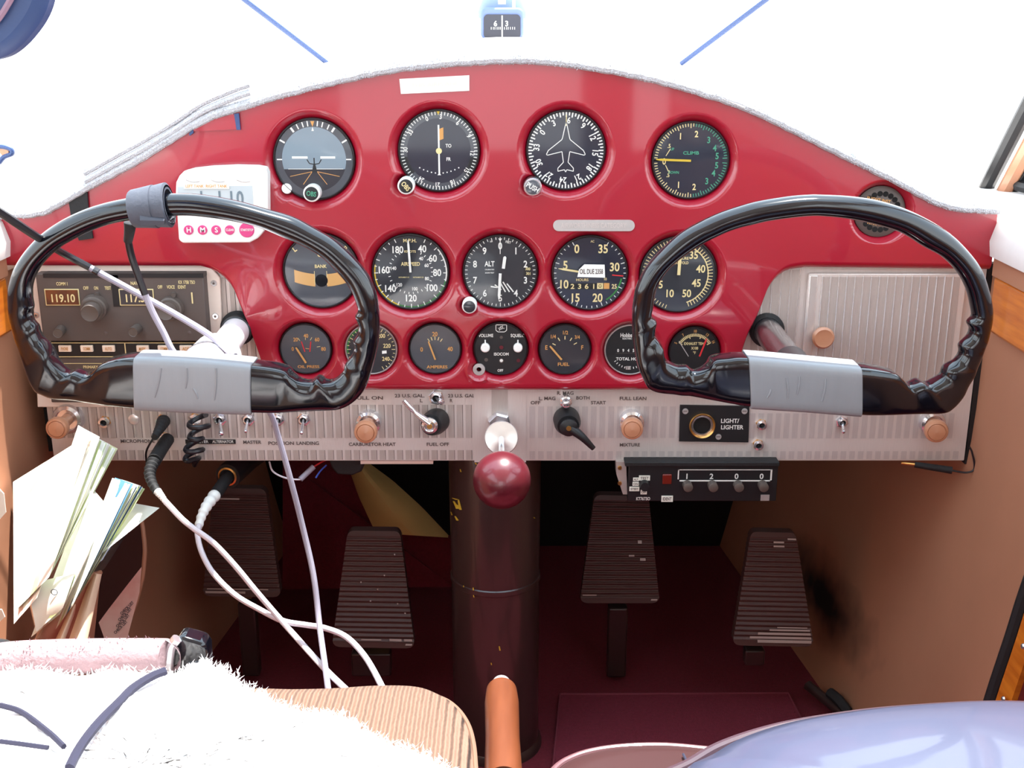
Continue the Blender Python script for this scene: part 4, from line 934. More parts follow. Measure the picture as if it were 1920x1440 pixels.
def yoke(pairs, name, label, tape_lbl, sg, hubpx, shaftpx):
    n = len(pairs)
    O = spline([px(*a, YY) for a, b in pairs], 6, True); I = spline([px(*b, YY) for a, b in pairs], 6, True)
    M = len(O); seg = 24
    vmax = [pairs[i][0][1] for i in range(n)]
    def sect(i, grow=0, nn=None, bb=None):
        o, q = O[i % M], I[i % M]; c = (o+q)/2; e_ = (o-q); a = e_.length/2; e_.normalize()
        # flat thick bar at the bottom, round tube elsewhere
        k = min(1, max(0, (a-.0105)/.008)); b = (.0098+.0035*k) if bb is None else bb; ex = (2.15+4.5*k) if nn is None else nn
        ring = []
        for j in range(seg):
            t = 2*math.pi*(j+.5)/seg; cc, ss = math.cos(t), math.sin(t)
            ring.append(c+e_*(a-.0004+grow)*math.copysign(abs(cc)**(2/ex), cc)+Vector((0, 1, 0))*(b+grow)*math.copysign(abs(ss)**(2/ex), ss))
        return ring
    hub = px(*hubpx, YY)
    t = thing(name, label, 'control wheel', hub, 'control wheels')
    vs = []; [vs.extend(sect(i)) for i in range(M)]
    fs = [(i*seg+j, i*seg+(j+1) % seg, ((i+1) % M)*seg+(j+1) % seg, ((i+1) % M)*seg+j) for i in range(M) for j in range(seg)]
    mb = MB().use(BLK); mb.add(vs, fs); rim = mb.build('rim', t, ang=60)
    # tape round the bottom bar
    if sg < 0: lo, hi = -6, 6; edge = [(262, 666, 760), (478, 672, 764)]
    else: lo, hi = -6, 6
    rings = [sect(i % M, .0012, 7, .0145) for i in range(lo, hi+1)]
    vs = [p for r in rings for p in r]; nr = len(rings)
    fs = [(i*seg+j, i*seg+(j+1) % seg, (i+1)*seg+(j+1) % seg, (i+1)*seg+j) for i in range(nr-1) for j in range(seg)]
    mb = MB().use(GREYT); mb.add(vs, fs+[tuple(range(seg-1, -1, -1)), tuple((nr-1)*seg+j for j in range(seg))])
    tp_ = mb.build('tape_wrap', t, ang=40, bevel=.0006); tp_['label'] = tape_lbl
    mb = MB().use(GREYT); yf = YY-.0155
    for (u0, v0, u1, v1) in (((302, 690, 290, 745), (350, 690, 348, 728), (405, 690, 402, 750), (362, 728, 371, 748)) if sg < 0 else ((1475, 708, 1477, 748), (1499, 706, 1494, 740), (1548, 710, 1541, 752), (1445, 730, 1438, 746))):
        mb.tube([px(u0, v0, yf+.0002), px((u0+u1)/2+1.5, (v0+v1)/2, yf-.0002), px(u1, v1, yf+.0002)], .0009, 6)
    mb.build('tape_crease', tp_)
    # shaft to the panel
    a = px(*shaftpx, MY); b = Vector((hub.x, YY+.012, hub.z))
    sh = MB().use(SMOK if sg > 0 else SHFT).cyl(a, b, .0126, seg=36).build('shaft', t)
    MB().use(BLKR).lathe([(.0128, -.001), (.0165, -.001), (.0165, .004), (.0128, .006)], a, b-a, 36, cap=False).build('grommet', sh)
    L = (b-a).length
    if sg > 0: MB().use(BLKM).lathe([(.0128, L-.06), (.0145, L-.058), (.0145, L)], a, b-a, 36).build('clamp', sh)
    else:
        MB().use(SHFT).lathe([(.0128, L-.075), (.021, L-.07), (.022, L-.03), (.022, L-.008)], a, b-a, 40).build('collar', sh)
        MB().use(CHR).lathe([(.0215, L-.030), (.0228, L-.028), (.0228, L-.022), (.0215, L-.02)], a, b-a, 40).build('clamp_ring', sh)
        MB().use(BLKM).lathe([(.0129, .010), (.0142, .011), (.0142, .018), (.0129, .019)], a, b-a, 36).build('hose_clip', sh)
    return t
SHFT = mat('white_shaft_paint', (228, 224, 226), .35, coat=.3)
yl = yoke(LEFT, 'flight_yoke', 'left black control wheel with finger grips and a cable strap on its rim', 'grey duct tape', -1, (372, 716), (447, 614))
yr = yoke(RIGHT, 'flight_yoke', 'right black control wheel with finger grips, nothing strapped to its rim', 'grey duct tape', 1, (1512, 720), (1437, 618))
# strap round the left rim with the cable boot
i0 = px(248, 392, YY); i1 = px(318, 384, YY)
ax = (i1-i0); L = ax.length
t = thing('cable_strap', 'dark rubber strap wrapped round the top of the left control wheel', 'strap', i0)
mb = MB().use(STRP); nseg = 32; prof = [(.0132, .0), (.0142, .0015), (.0150, L*.3), (.0162, L*.62), (.0155, L*.63), (.0168, L-.001), (.0150, L)]
mb.lathe([(r, h) for r, h in prof], i0, ax, nseg, cap=False)
mb.lathe([(.0118, L), (.0134, L), ], i0, ax, nseg, cap=False).lathe([(.0118, 0), (.0128, 0)], i0, ax, nseg, cap=False); mb.build('wrap', t)
MB().use(STRP).grid(lambda a, b: px(262+46*a, 424-3*a-22*b*(1-.4*a), YY-.0135-.003*math.sin(3*b)), 6, 4, thick=(0, .0012, 0)).build('loose_flap', t)

# ================= cables =================
def cable(pts, r, name, label, m, cat='cable', grp=None, parts=None):
    """pts: (u, v, y) traced points"""
    o = MB().use(m).tube([px(u, v, y) for u, v, y in pts], r, 10, sub=8).build(name)
    tag(o, label, cat, grp); return o
cable([(-60, 360, -.30), (0, 398, -.27), (60, 438, -.22), (110, 470, -.14), (165, 500, -.12), (250, 546, -.12), (330, 590, -.13), (395, 630, -.15), (440, 668, -.17)], .0028, 'headset_cable', 'cable entering at the left edge, passing behind the left wheel rim to the shaft', CABG)
cable([(240, 418, -.182), (241, 450, -.178), (247, 482, -.174), (262, 525, -.172), (283, 578, -.170), (305, 620, -.170), (332, 668, -.170), (385, 705, -.150), (450, 735, -.140), (502, 768, -.135), (522, 820, -.13), (545, 900, -.13), (568, 990, -.13), (588, 1080, -.14), (600, 1180, -.16), (615, 1290, -.22), (624, 1380, -.30)], .0026, 'hanging_cord', 'long pale cord hanging from the left wheel strap down to the seat', CABG)
MB().use(CABK).tube([px(240, 450, -.178), px(247, 482, -.174), px(262, 525, -.172), px(272, 552, -.171)], .00285, 10).build('dark_stretch', bpy.data.objects['hanging_cord'])  # upper stretch of the cord covered in black
MB().use(CABK).tube([px(u, v, y) for u, v, y in ((-60, 360, -.30), (0, 398, -.27), (60, 438, -.22), (110, 470, -.14), (165, 500, -.12), (185, 511, -.12))], .00305, 10, sub=8).build('dark_stretch', bpy.data.objects['headset_cable'])  # black over-tube paints the backlit shade on the cable's first stretch
MB().use(BLKR).tube([px(244, 418, -.184), px(243, 432, -.183), px(240, 452, -.178)], lambda s: .0048-.0014*s, 12).build('cord_boot', bpy.data.objects['hanging_cord'])
# microphone plugs
def plug_cable(segs, cab, name, label, boot):
    t = thing(name, label, 'cable', px(*cab[0]))
    MB().use(CABW).tube([px(*p) for p in cab], .0026, 10, sub=8).build('cord', t)
    for nm, pts, r, rib in segs:
        P = [px(*p) for p in pts]
        if rib: f = lambda s, r=r, n=rib: r*(1-.38*s)*(1+.10*math.sin(s*n*2*math.pi))
        else: f = r
        MB().use(BLKR if nm != 'white_sleeve' else WPL).tube(P, f, 16, sub=12 if rib else 6).build(nm, t)
    return t
plug_cable([('plug_body', [(314, 824, .0), (302, 842, -.025), (289, 864, -.05)], .0065, 0), ('strain_relief', [(288, 864, -.05), (281, 885, -.062), (285, 905, -.072), (297, 925, -.082)], .0058, 9), ('white_sleeve', [(295, 921, -.081), (304, 932, -.086), (314, 946, -.09)], .0036, 7)],
  [(310, 940, -.09), (340, 972, -.10), (362, 990, -.105), (400, 1018, -.11), (440, 1060, -.115), (478, 1106, -.12), (520, 1155, -.125), (560, 1200, -.14), (610, 1255, -.19), (665, 1308, -.26), (720, 1360, -.34)], 'microphone_lead', 'white lead with thick black ribbed plug in the larger left socket', 0)
plug_cable([('plug_body', [(428, 892, .03), (416, 910, .01), (402, 930, -.01)], .0062, 0), ('white_sleeve', [(403, 928, -.01), (388, 948, -.03), (378, 968, -.04), (371, 992, -.05)], .0058, 6)],
  [(373, 985, -.05), (370, 1000, -.06), (378, 1035, -.07), (400, 1075, -.08), (440, 1115, -.10), (485, 1142, -.115), (530, 1164, -.125), (575, 1172, -.13), (610, 1178, -.14), (650, 1195, -.15), (685, 1232, -.18), (715, 1285, -.24), (745, 1350, -.32)], 'headset_lead', 'white and grey lead from the brass-ringed socket under the panel, curling right', 0)
t = thing('small_plug', 'small black ribbed plug with thin black wire in the left socket', 'plug', px(305, 790, MY))
MB().use(BLKR).tube([px(307, 789, .005), px(300, 803, -.018), px(290, 820, -.035)], lambda s: (.0062-.003*s)*(1+.07*math.sin(s*44)), 16, sub=14).build('plug_body', t)
MB().use(CABK).tube([px(290, 818, -.034), px(281, 832, -.03), px(274, 848, -.02), px(275, 866, .0), px(280, 880, .03)], .0010, 8).build('wire', t)
# coiled cord
t = thing('coiled_cord', 'short coiled black cord hanging from a left socket', 'cord', px(368, 788, MY))
P0 = [px(370, 782, -.012), px(374, 800, -.014), px(368, 822, -.016), px(362, 842, -.014), px(366, 858, -.005), px(369, 868, .02)]
S_ = spline(P0, 30); pts = []
for i, p in enumerate(S_):
    a = i/len(S_)*2*math.pi*4.6; R = .0080+.0014*math.sin(i*.07); w = 1 if i < len(S_)*.8 else .35
    pts.append(p+Vector((math.cos(a)*R*w, math.sin(a)*R*.9*w, math.cos(a)*.002)))
MB().use(CABK).tube(pts, .0026, 8, sub=1).build('coil', t)
MB().use(CHR).cyl(px(366, 786, MY), px(368, 788, -.006), .0042).build('plug', t)
# hanging jack under the panel
t = thing('auxiliary_socket', 'black tube with brass ring under the panel holding a headset plug', 'socket', px(450, 870, .05))
a, b = px(462, 860, .075), px(427, 893, .028)
MB().use(BLKM).lathe([(.015, -.02), (.0135, 0), (.0128, (b-a).length)], a, b-a, 28).build('housing', t)
MB().use(GOLD).lathe([(.0095, 0), (.0098, .0015), (.0082, .002), (.0078, .0)], b, b-a, 28, cap=False).use(VOID).lathe([(.0085, .0003), (.0002, .0004)], b, b-a, 28, cap=False).build('ring', t)
cable([(505, 866, .03), (512, 884, .02), (535, 896, .015), (563, 899, .015), (572, 892, .02)], .0009, 'loose_wire', 'thin white wire looping under the left half of the steel panel', CABW, 'wire')
t = thing('wire_splice', 'grey wire splice with red and blue ends hanging under the steel panel', 'wire', px(580, 885, .02))
MB().use(CABG).cyl(px(563, 899, .015), px(588, 875, .025), .0028).build('sleeve', t)
MB().use(REDM).tube([px(587, 876, .025), px(600, 868, .03), px(612, 862, .04)], .0009, 6).build('red_wire', t)
MB().use(mat('wire_blue', (60, 90, 190), .4)).tube([px(592, 896, .02), px(600, 884, .025), px(612, 872, .03)], .0009, 6).build('blue_wire', t)
o = MB().use(BLKR).prism([XZ(616, 860, .03), XZ(688, 860, .03), XZ(678, 885, .03), XZ(660, 892, .03), XZ(632, 890, .03), XZ(622, 878, .03)], .03, .07).build('under_panel_connector', bevel=.002); tag(o, 'dark block connector hanging under the panel above the yellow foam', 'connector')
o = MB().use(TRIMW).box((px(676, 868, .02).x, .02, px(0, 870, .02).z), (px(812, 868, .02).x, .05, px(0, 864, .02).z)).build('edge_strip'); tag(o, 'thin pale metal strip under the panel left of the column', 'strip')
t = thing('dangling_jack', 'black jack plug with wire loop at the right end under the panel', 'plug', px(1750, 873, .01))
MB().use(BLKR).cyl(px(1715, 871, .01), px(1785, 882, .0), .0030, .0036).build('plug_body', t)
MB().use(GOLD).cyl(px(1690, 868, .015), px(1716, 871, .01), .0014).build('tip', t)
MB().use(CABK).tube([px(1783, 882, .0), px(1812, 886, -.003), px(1827, 878, -.004), px(1823, 850, -.003), px(1818, 838, -.001)], .0010, 8).build('wire', t)

# ================= column =================
a = px(930, 1330, .06); zc = 0
t = thing('control_column', 'dark brown painted round column rising from the floor, with yellow scratches', 'column', (a.x, .06, 0))
cr = .0465
MB().use(COLM).lathe([(cr+.004, 0), (cr+.003, .006), (cr, .010), (cr, .20), (cr+.0012, .201), (cr+.0012, .206), (cr, .207), (cr*1.03, .37)], (a.x, .06, 0), (0, 0, 1), 56).build('tube', t)
mb = MB().use(YEL); rnd = random.Random(11)
def onc(u, v):
    r = Vector(ray(u, v)); ox, oy = CX-a.x, CY-.06; A = r.x**2+r.y**2; B = 2*(ox*r.x+oy*r.y); Cc = ox*ox+oy*oy-(cr+.0013)**2
    D = B*B-4*A*Cc
    if D < 0: return None
    s_ = (-B-math.sqrt(D))/(2*A); return Vector((CX, CY, CZ))+r*s_
for u, v, du, dv, w in ((846, 934, 14, 3, 2), (849, 940, 10, 14, 3), (853, 946, 8, 4, 3), (858, 938, 5, 18, 3), (852, 968, 6, 8, 2.5), (845, 960, 2, 6, 1.5), (886, 1102, 1, 5, 2), (887, 1116, 1, 4, 1.5), (890, 868, 3, 3, 2), (935, 1212, 2, 8, 2), (862, 880, 2, 5, 1.5), (920, 1243, 1, 4, 1.5), (868, 1098, 1, 3, 1.5), (1000, 970, 2, 2, 2)):
    q = [onc(u, v), onc(u+w, v-.5), onc(u+w+du, v+dv), onc(u+du*.6, v+dv)]
    if all(q): mb.add(q, [(0, 3, 2, 1)])
mb.build('paint_scratches', t, smooth=False)['label'] = 'yellow scratches'

# ================= rudder pedals =================
def pedal(q, y0, label, stem, wear):
    """q: top-left, top-right, bottom-right, bottom-left in the photo; the pad leans forward at the top"""
    (tl, tr, br_, bl) = q; yb, yt = y0, y0+.035
    TLp, TRp, BRp, BLp = px(*tl, yt), px(*tr, yt), px(*br_, yb), px(*bl, yb)
    cen = (TLp+TRp+BRp+BLp)/4
    t = thing('rudder_pedal', label, 'pedal', (cen.x, y0+.03, BLp.z), 'rudder pedals')
    n = 23; R = 14
    def S(a, b):
        # a across 0..1, b up 0..1, rounded corners and slightly bowed sides
        w = 1-.0*b; inset = 0
        for e_ in (b, 1-b):
            if e_ < .06: inset = max(inset, .10*(1-math.sqrt(max(0, 1-(1-e_/.06)**2))))
        bow = .025*math.sin(math.pi*b)
        a2 = inset-bow*.0+(1-2*inset)*a
        p = (BLp.lerp(BRp, a2)).lerp(TLp.lerp(TRp, a2), b); return p
    mb = MB().use(PED)
    def rid(a, b):
        p = S(a, b); k = (b*n) % 1.0; edge = 1 if (b < .05 or b > .95) else 0
        h = .0 if edge else (.0012*math.sin(math.pi*min(1, k/.62)) if k < .62 else -.0006)
        return p+Vector((0, -h, 0))
    mb.grid(rid, 6, n*8, thick=(0, .012, 0)); mb.build('pad', t, ang=60)
    m2 = MB().use(BARE)
    for (a0, a1, b0, b1) in wear:
        m2.grid(lambda a, b: S(a0+(a1-a0)*a, b0+(b1-b0)*b)+Vector((0, -.0016, 0)), 3, 1)
    if wear: m2.build('worn_patch', t, smooth=False)['label'] = 'bare metal wear'
    for (u0, v0, u1, v1) in stem:
        a_, b_ = px(u0, v0, y0+.03), px(u1, v1, y0+.03)
        MB().use(COLM).box((a_.x, y0+.02, max(.0, b_.z)), (b_.x, y0+.035, a_.z)).build('stem', t, bevel=.002)
    MB().use(COLM).cyl(cen+Vector((-.01, .014, -.02)), cen+Vector((-.01, .05, -.03)), .009).build('pivot', t)
r_ = random.Random(5)
pedal(((400, 915), (498, 917), (527, 1120), (380, 1118)), .16, 'leftmost rudder pedal, half hidden behind the looping white leads', [(448, 1125, 490, 1260)], [(.03, .55, .035, .055), (.05, .85, .07, .08), (.1, .5, .90, .915)])
pedal(((652, 995), (750, 996), (778, 1216), (622, 1213)), .09, 'rudder pedal just left of the column, with chipped lower edge', [(660, 1218, 735, 1260)], [(.7, .85, .065, .085), (.88, .98, .065, .085), (.9, .98, .03, .045), (.35, .6, .068, .08)]+[(a, a+.02, b, b+.012) for a, b in ((.45, .40), (.55, .5), (.83, .38), (.92, .3), (.66, .62), (.85, .8), (.3, .56))])
pedal(((1115, 928), (1216, 930), (1237, 1131), (1087, 1131)), .16, 'rudder pedal just right of the column, darkest of the four', [(1140, 1134, 1172, 1262)], [(.78, .86, .40, .425), (.62, .70, .44, .455), (.76, .82, .56, .59), (.02, .2, .075, .085), (.9, .98, .03, .045)])
pedal(((1408, 997), (1492, 999), (1526, 1213), (1373, 1210)), .09, 'rightmost rudder pedal, worn silver at its lower right corner', [(1395, 1212, 1430, 1240)], [(.45, .98, .14, .155), (.30, .98, .105, .125), (.2, .98, .07, .09), (.3, .98, .035, .06), (.55, .95, .165, .175), (.5, .72, .875, .89), (.5, .72, .91, .925), (.8, .98, .94, .955)])

# ================= floor, footwell =================
t = MB().use(CARP2).prism([(0, 0), (1, 0), (1, 1), (0, 1)], 0, 1)
p = [pz(1050, 1302, .004), pz(1478, 1300, .004), pz(1560, 1460, .004), pz(1035, 1460, .004)]
o = MB().use(CARP2); o.add([tuple(q) for q in p]+[(q.x, q.y, .0005) for q in p], [(3, 2, 1, 0), (4, 5, 6, 7), (0, 1, 5, 4), (1, 2, 6, 5), (2, 3, 7, 6), (3, 0, 4, 7)])
fm = o.build('floor_mat'); tag(fm, 'rectangular maroon carpet mat sewn on the floor right of the column', 'floor mat')
mb = MB().use(mat('mat_piping', (120, 44, 60), .8)).tube([p[3], p[0], p[1], p[2]], .0016, 6, sub=1); mb.build('piping', fm)
# carpet kick panel on the left with peeling foam
kp_ = [px(530, 862, .40), px(655, 862, .40), px(700, 985, .38), px(845, 1010, .34), px(850, 1100, .34), px(530, 1105, .34)]
mb = MB().use(CARP); mb.add([tuple(q) for q in kp_]+[(q.x, q.y+.01, q.z) for q in kp_], [tuple(range(5, -1, -1)), tuple(range(6, 12))]+[(i, (i+1) % 6, (i+1) % 6+6, i+6) for i in range(6)])
o = mb.build('kick_panel', smooth=False); tag(o, 'maroon carpeted kick panel hanging in the dark footwell left of the column', 'kick panel')
def foam(a, b):
    # a along the edge from upper left to lower right, b across
    A = [(652, 872), (672, 930), (700, 990), (712, 1000)]; B = [(690, 872), (735, 905), (790, 955), (840, 1008)]
    f = lambda L, s: (L[min(2, int(s*3))][0]+(L[min(2, int(s*3))+1][0]-L[min(2, int(s*3))][0])*(s*3-min(2, int(s*3))), L[min(2, int(s*3))][1]+(L[min(2, int(s*3))+1][1]-L[min(2, int(s*3))][1])*(s*3-min(2, int(s*3))))
    P, Q = f(A, a), f(B, a); u = P[0]+(Q[0]-P[0])*b; v = P[1]+(Q[1]-P[1])*b
    return px(u, v, .33-.03*math.sin(math.pi*b)-.02*a)
o = MB().use(FOAM).grid(foam, 14, 8, thick=(0, .008, 0)).build('peeling_foam'); tag(o, 'yellowish foam backing peeling away in the footwell left of the column', 'foam')
# heater duct / dark corner strip at the right floor edge
o = MB().use(COLM).cyl(pz(1515, 1285, .02), pz(1590, 1345, .015), .006).build('floor_rail'); tag(o, 'dark metal rail along the floor by the right wall', 'rail')
o = MB().use(BLKR).tube([pz(1555, 1298, .03), pz(1572, 1312, .028), pz(1590, 1335, .02)], .006, 8).build('rubber_cap'); tag(o, 'small black rubber piece beside the floor rail', 'cap')

# ================= right wall: door edge, screw, soft marks =================
def wx(u, v, off=0.0):
    x = .458
    for _ in range(6):
        q = pX(u, v, x); x = wallx(q.y, max(0, q.z))-.0005-off
    return pX(u, v, x)
dp = [wx(1942, 1062, .004), wx(1920, 1125, .004), wx(1898, 1195, .004), wx(1868, 1285, .004), wx(1848, 1350, .004), wx(1828, 1420, .004)]
t = thing('cabin_door', 'varnished wood and black rubber edge of the right cabin door', 'door', dp[3])
MB().use(BLKR).tube(dp, .0065, 10).build('rubber_seal', t)
mb = MB().use(WOOD)
mb.grid(lambda a, b: (lambda P: Vector((P.x-.001, P.y-.008-.024*b, P.z)))(spline(dp, 4)[int(round(a*20))]), 20, 2, thick=(.012, 0, 0)); mb.build('wood_frame', t)
mb = MB().use(MAR).grid(lambda a, b: (lambda P: Vector((P.x+.004, P.y-.032-.3*b, P.z)))(spline(dp, 4)[int(round(a*20))]), 20, 2, thick=(.012, 0, 0)); mb.build('door_skin', t)
for u, v in ((1882, 1311), (1919, 1212)): MB().use(CHR).lathe([(.0028, 0), (.002, .0015)], wx(u, v, .009), (-1, 0, 0), 14).build('screw', t)
p = pX(1894, 466, .455); o = MB().use(CHR).lathe([(.0055, 0), (.005, .002), (.003, .0032), (.0002, .0036)], p, (-1, -.1, 0), 20, cap=False).build('screw_head'); tag(o, 'bright domed screw on the right side strip beside the panel', 'screw')
o = MB().use(CHR).lathe([(.003, 0), (.002, .001)], pX(1919, 1213, .447), (-1, 0, 0), 10)

# ================= compass and visor =================
cy = .17
cc = px(941, 48, cy); k = scl(941, 48, cy)
t = thing('magnetic_compass', 'dark blue magnetic compass hanging at the top centre of the windshield', 'compass', (cc.x, cy, cc.z))
MB().use(BELL).prism(rrect(901, 14, 982, 74, 12, cy), cy, cy+.05).build('case', t, bevel=.002)
MB().use(BELL).lathe([(.0250, -.002), (.0262, .004), (.022, .018), (.016, .028)], (cc.x, cy+.050, px(0, 30, cy).z), (0, 0, 1), 32, cap=False).build('bowl', t)
MB().use(FACEB).prism(rrect(907, 27, 976, 72, 8, cy-.001), cy-.0012, cy+.001).build('window', t)
m_ = MB(); TP(m_, '6', 929, 44, 9, cy-.0016, WHT); TP(m_, '3', 950, 44, 9, cy-.0016, WHT)
m_.use(WHT)
for u in [921, 925, 928, 932, 935, 938, 946, 950, 953, 957, 961, 965]:
    b_ = px(u, 53, cy-.0016); m_.box((b_.x-.0003, cy-.0017, b_.z-.0012), (b_.x+.0003, cy-.0014, b_.z+.0012))
b_ = px(941.5, 50, cy-.002); m_.box((b_.x-.0007, cy-.0022, px(0, 71, cy).z), (b_.x+.0007, cy-.0018, px(0, 29, cy).z)); m_.build('card_markings', t, smooth=False)
MB().use(SILV).box((cc.x-.004, cy+.01, px(0, 8, cy).z), (cc.x+.004, cy+.016, 1.10)).cyl((cc.x+.012, cy+.01, px(0, 14, cy).z), (cc.x+.012, cy+.01, px(0, -40, cy).z), .0018).build('mounting_bar', t)
cv = px(-50, -20, -.45)
t = thing('padded_visor', 'dark blue padded vinyl visor with stitched seam in the top left corner', 'visor', cv)
k = scl(0, 0, -.45); out = [(98, -60), (96, -25), (88, 12), (75, 40), (58, 64), (40, 84), (20, 100), (0, 109), (-30, 114), (-120, 118), (-240, 110), (-300, 60), (-300, -150), (60, -150)]
P = spline([px(u, v, -.45) for u, v in out], 4, True)
MB().use(DARKV).prism([(q.x, q.z) for q in P], -.455, -.435).build('pad', t, bevel=.006)
MB().use(mat('visor_stitch', (150, 120, 140), .8)).tube([px(30, -20, -.4565), px(15, 8, -.4565), px(-5, 38, -.4565), px(-40, 70, -.4565)], .0016, 6).build('stitched_seam', t)
# window latch at the left edge
p = px(8, 284, -.02)
t = thing('window_latch', 'small dark window latch at the left edge above the deck', 'latch', p)
MB().use(DARKV).tube([px(-14, 276, -.02), px(4, 275, -.02), px(20, 280, -.02), px(22, 288, -.02), px(8, 294, -.02), px(-2, 305, -.02)], .0022, 8).build('hook', t)
MB().use(TAN).lathe([(.005, 0), (.004, .003)], px(10, 283, -.018), seg=16).build('pin', t)
# ================= seats =================
def noise2(x, y, s=0):
    return math.sin(x*12.9+y*4.1+s)*.5+math.sin(x*5.3-y*9.7+s*2)*.3+math.sin(x*23+y*17+s)*.2
# left seat cushion (ribbed tan cloth); z top ~.35
SZ = .352
edge = [(300, 1322), (380, 1312), (480, 1303), (560, 1304), (640, 1302), (720, 1297), (790, 1298), (830, 1308), (858, 1328), (878, 1358), (888, 1395), (892, 1440), (894, 1500)]
def closed(front, z, rear):
    """front edge as traced, closed round the back of the seat with the rear corners"""
    F = spline(front, 8); R = [Vector((x, y, z)) for x, y in rear]
    out = list(F); P = [F[-1]]+R+[F[0]]
    for a_, b_ in zip(P, P[1:]):
        n = max(2, int((b_-a_).length/.02))
        out += [a_.lerp(b_, k/n) for k in range(1, n+(0 if b_ is F[0] else 1))]
    return out
def loft_closed(E, prof, m, name, par, cap=True, dark=None):
    c = sum(E, Vector())/len(E); n = len(E); vs = []
    for f, dz in prof:
        for q in E: vs.append(c+(q-c)*f+Vector((0, 0, dz)))
    K = len(prof); fs = [(k*n+i, k*n+(i+1) % n, (k+1)*n+(i+1) % n, (k+1)*n+i) for k in range(K-1) for i in range(n)]
    if cap: fs.append(tuple(range(n-1, -1, -1)))
    A = sum(E[i].x*E[(i+1) % n].y-E[(i+1) % n].x*E[i].y for i in range(n))
    if A < 0: fs = [f[::-1] for f in fs]
    mb = MB().use(m); mb.add(vs, fs); return mb.build(name, par, ang=60)
E = closed([pz(u, v, SZ) for u, v in [(-420, 1318), (-100, 1322), (140, 1322)]+edge[:-1]], SZ, ((-.03, -.62), (-.035, -.86), (-.40, -.86)))
t = thing('pilot_seat', 'left seat with ribbed tan cloth cushion, mostly under white fleece', 'seat', (-.2, -.62, 0))
loft_closed(E, [(.9, -.085), (1.0, -.075), (1.006, -.05), (1.008, -.025), (1.0, -.004), (.985, .003), (.95, .008), (.85, .012), (.6, .014), (.3, .014), (.001, .014)], CORD, 'cushion', t)
MB().use(mat('cord_piping', (120, 90, 72), .85)).tube([q+Vector((0, 0, -.0010)) for q in E], .0016, 8, sub=1, closed=True).build('piping', t)
MB().use(BLKM).box((-.36, -.82, 0), (-.06, -.50, SZ-.08)).build('seat_base', t, bevel=.01)
def ribs_(a, b):
    return None
# fleece cover
FE = [(-420, 1276), (-240, 1276), (-60, 1276), (40, 1276), (140, 1273), (240, 1272), (300, 1274), (340, 1268), (390, 1264), (430, 1278), (470, 1300), (510, 1315), (550, 1345), (590, 1368), (620, 1372), (650, 1364), (690, 1380), (730, 1400), (780, 1430), (830, 1450), (900, 1490)]
rnd = random.Random(2)
FP = closed([pz(u, v, SZ+.035) for u, v in FE], SZ+.035, ((-.02, -.88), (-.43, -.88)))
c_ = sum(FP, Vector())/len(FP); n = len(FP)
mb = MB().use(FLEE); vs = []; prof = [(.985, -.030), (.995, -.022), (.998, -.012), (.985, -.002), (.965, .004)]+[(.945-.945*k/22, .008) for k in range(23)]
for k, (f, dz) in enumerate(prof):
    f = max(f, .001)
    for i, q in enumerate(FP):
        p_ = c_+(q-c_)*f
        ww = (.004*noise2(p_.x*9, p_.y*9)+.0010*rnd.uniform(-1, 1)) if k > 2 else 0
        vs.append(p_+Vector((rnd.uniform(-.001, .001), rnd.uniform(-.001, .001), dz+ww)))
fs = [(k*n+i, k*n+(i+1) % n, (k+1)*n+(i+1) % n, (k+1)*n+i) for k in range(len(prof)-1) for i in range(n)]+[tuple(range(n-1, -1, -1))]
A_ = sum(FP[i].x*FP[(i+1) % n].y-FP[(i+1) % n].x*FP[i].y for i in range(n))
if A_ < 0: fs = [f[::-1] for f in fs]
mb.add(vs, fs)
# tufts of wool
for i in range(9000):
    q = vs[min(len(vs)-1, (n if rnd.random() < .5 else 3*n)+int(abs(rnd.gauss(0, 1))*n*2.4)//n*n+rnd.randrange(n))]; q = Vector(q)
    d_ = Vector((rnd.uniform(-1, 1), rnd.uniform(-.6, 1), rnd.uniform(.2, 1))).normalized()*rnd.uniform(.002, .0055)
    s_ = Vector((rnd.uniform(-1, 1), rnd.uniform(-1, 1), 0)).normalized()*.0006; q += Vector((rnd.uniform(-.004, .004), rnd.uniform(-.004, .004), 0))
    mb.add([q-s_, q+s_, q+d_], [(0, 1, 2)])
fo = mb.build('fleece_cover', ang=180); tag(fo, 'fluffy white fleece cover lying over the left seat, blown out by sunlight', 'seat cover')
# seams in the fleece
def onz(u, v, dz=0): return pz(u, v, SZ+.0475+dz)
m_ = MB().use(SEAM).tube([onz(310, 1258), onz(285, 1268), onz(250, 1290), onz(225, 1315), onz(190, 1350), onz(165, 1380), onz(145, 1410), onz(130, 1440)], .0026, 6)
m_.tube([onz(0, 1322), onz(40, 1335), onz(90, 1372), onz(120, 1400)], .0016, 6); m_.tube([onz(0, 1390), onz(40, 1395), onz(90, 1402)], .0013, 6)
m_.build('seam', fo)
rp_ = [pz(-40, 1246, SZ+.045), pz(20, 1236, SZ+.045), pz(100, 1232, SZ+.045), pz(200, 1230, SZ+.045), pz(300, 1230, SZ+.045), pz(312, 1231, SZ+.045)]
mb = MB().use(FLEP).tube(rp_, lambda s: .0105, 18)
for i in range(500):
    q = rp_[0].lerp(rp_[-1], rnd.random())+Vector((0, rnd.uniform(-.004, .008), rnd.uniform(-.002, .010)))
    d_ = Vector((rnd.uniform(-.3, .3), rnd.uniform(-1, 1), 1)).normalized()*.0022; mb.add([q-Vector((.0005, 0, 0)), q+Vector((.0005, 0, 0)), q+d_], [(0, 1, 2)])
o = mb.build('rolled_front_edge', fo); o['label'] = 'pinkish rolled front edge'
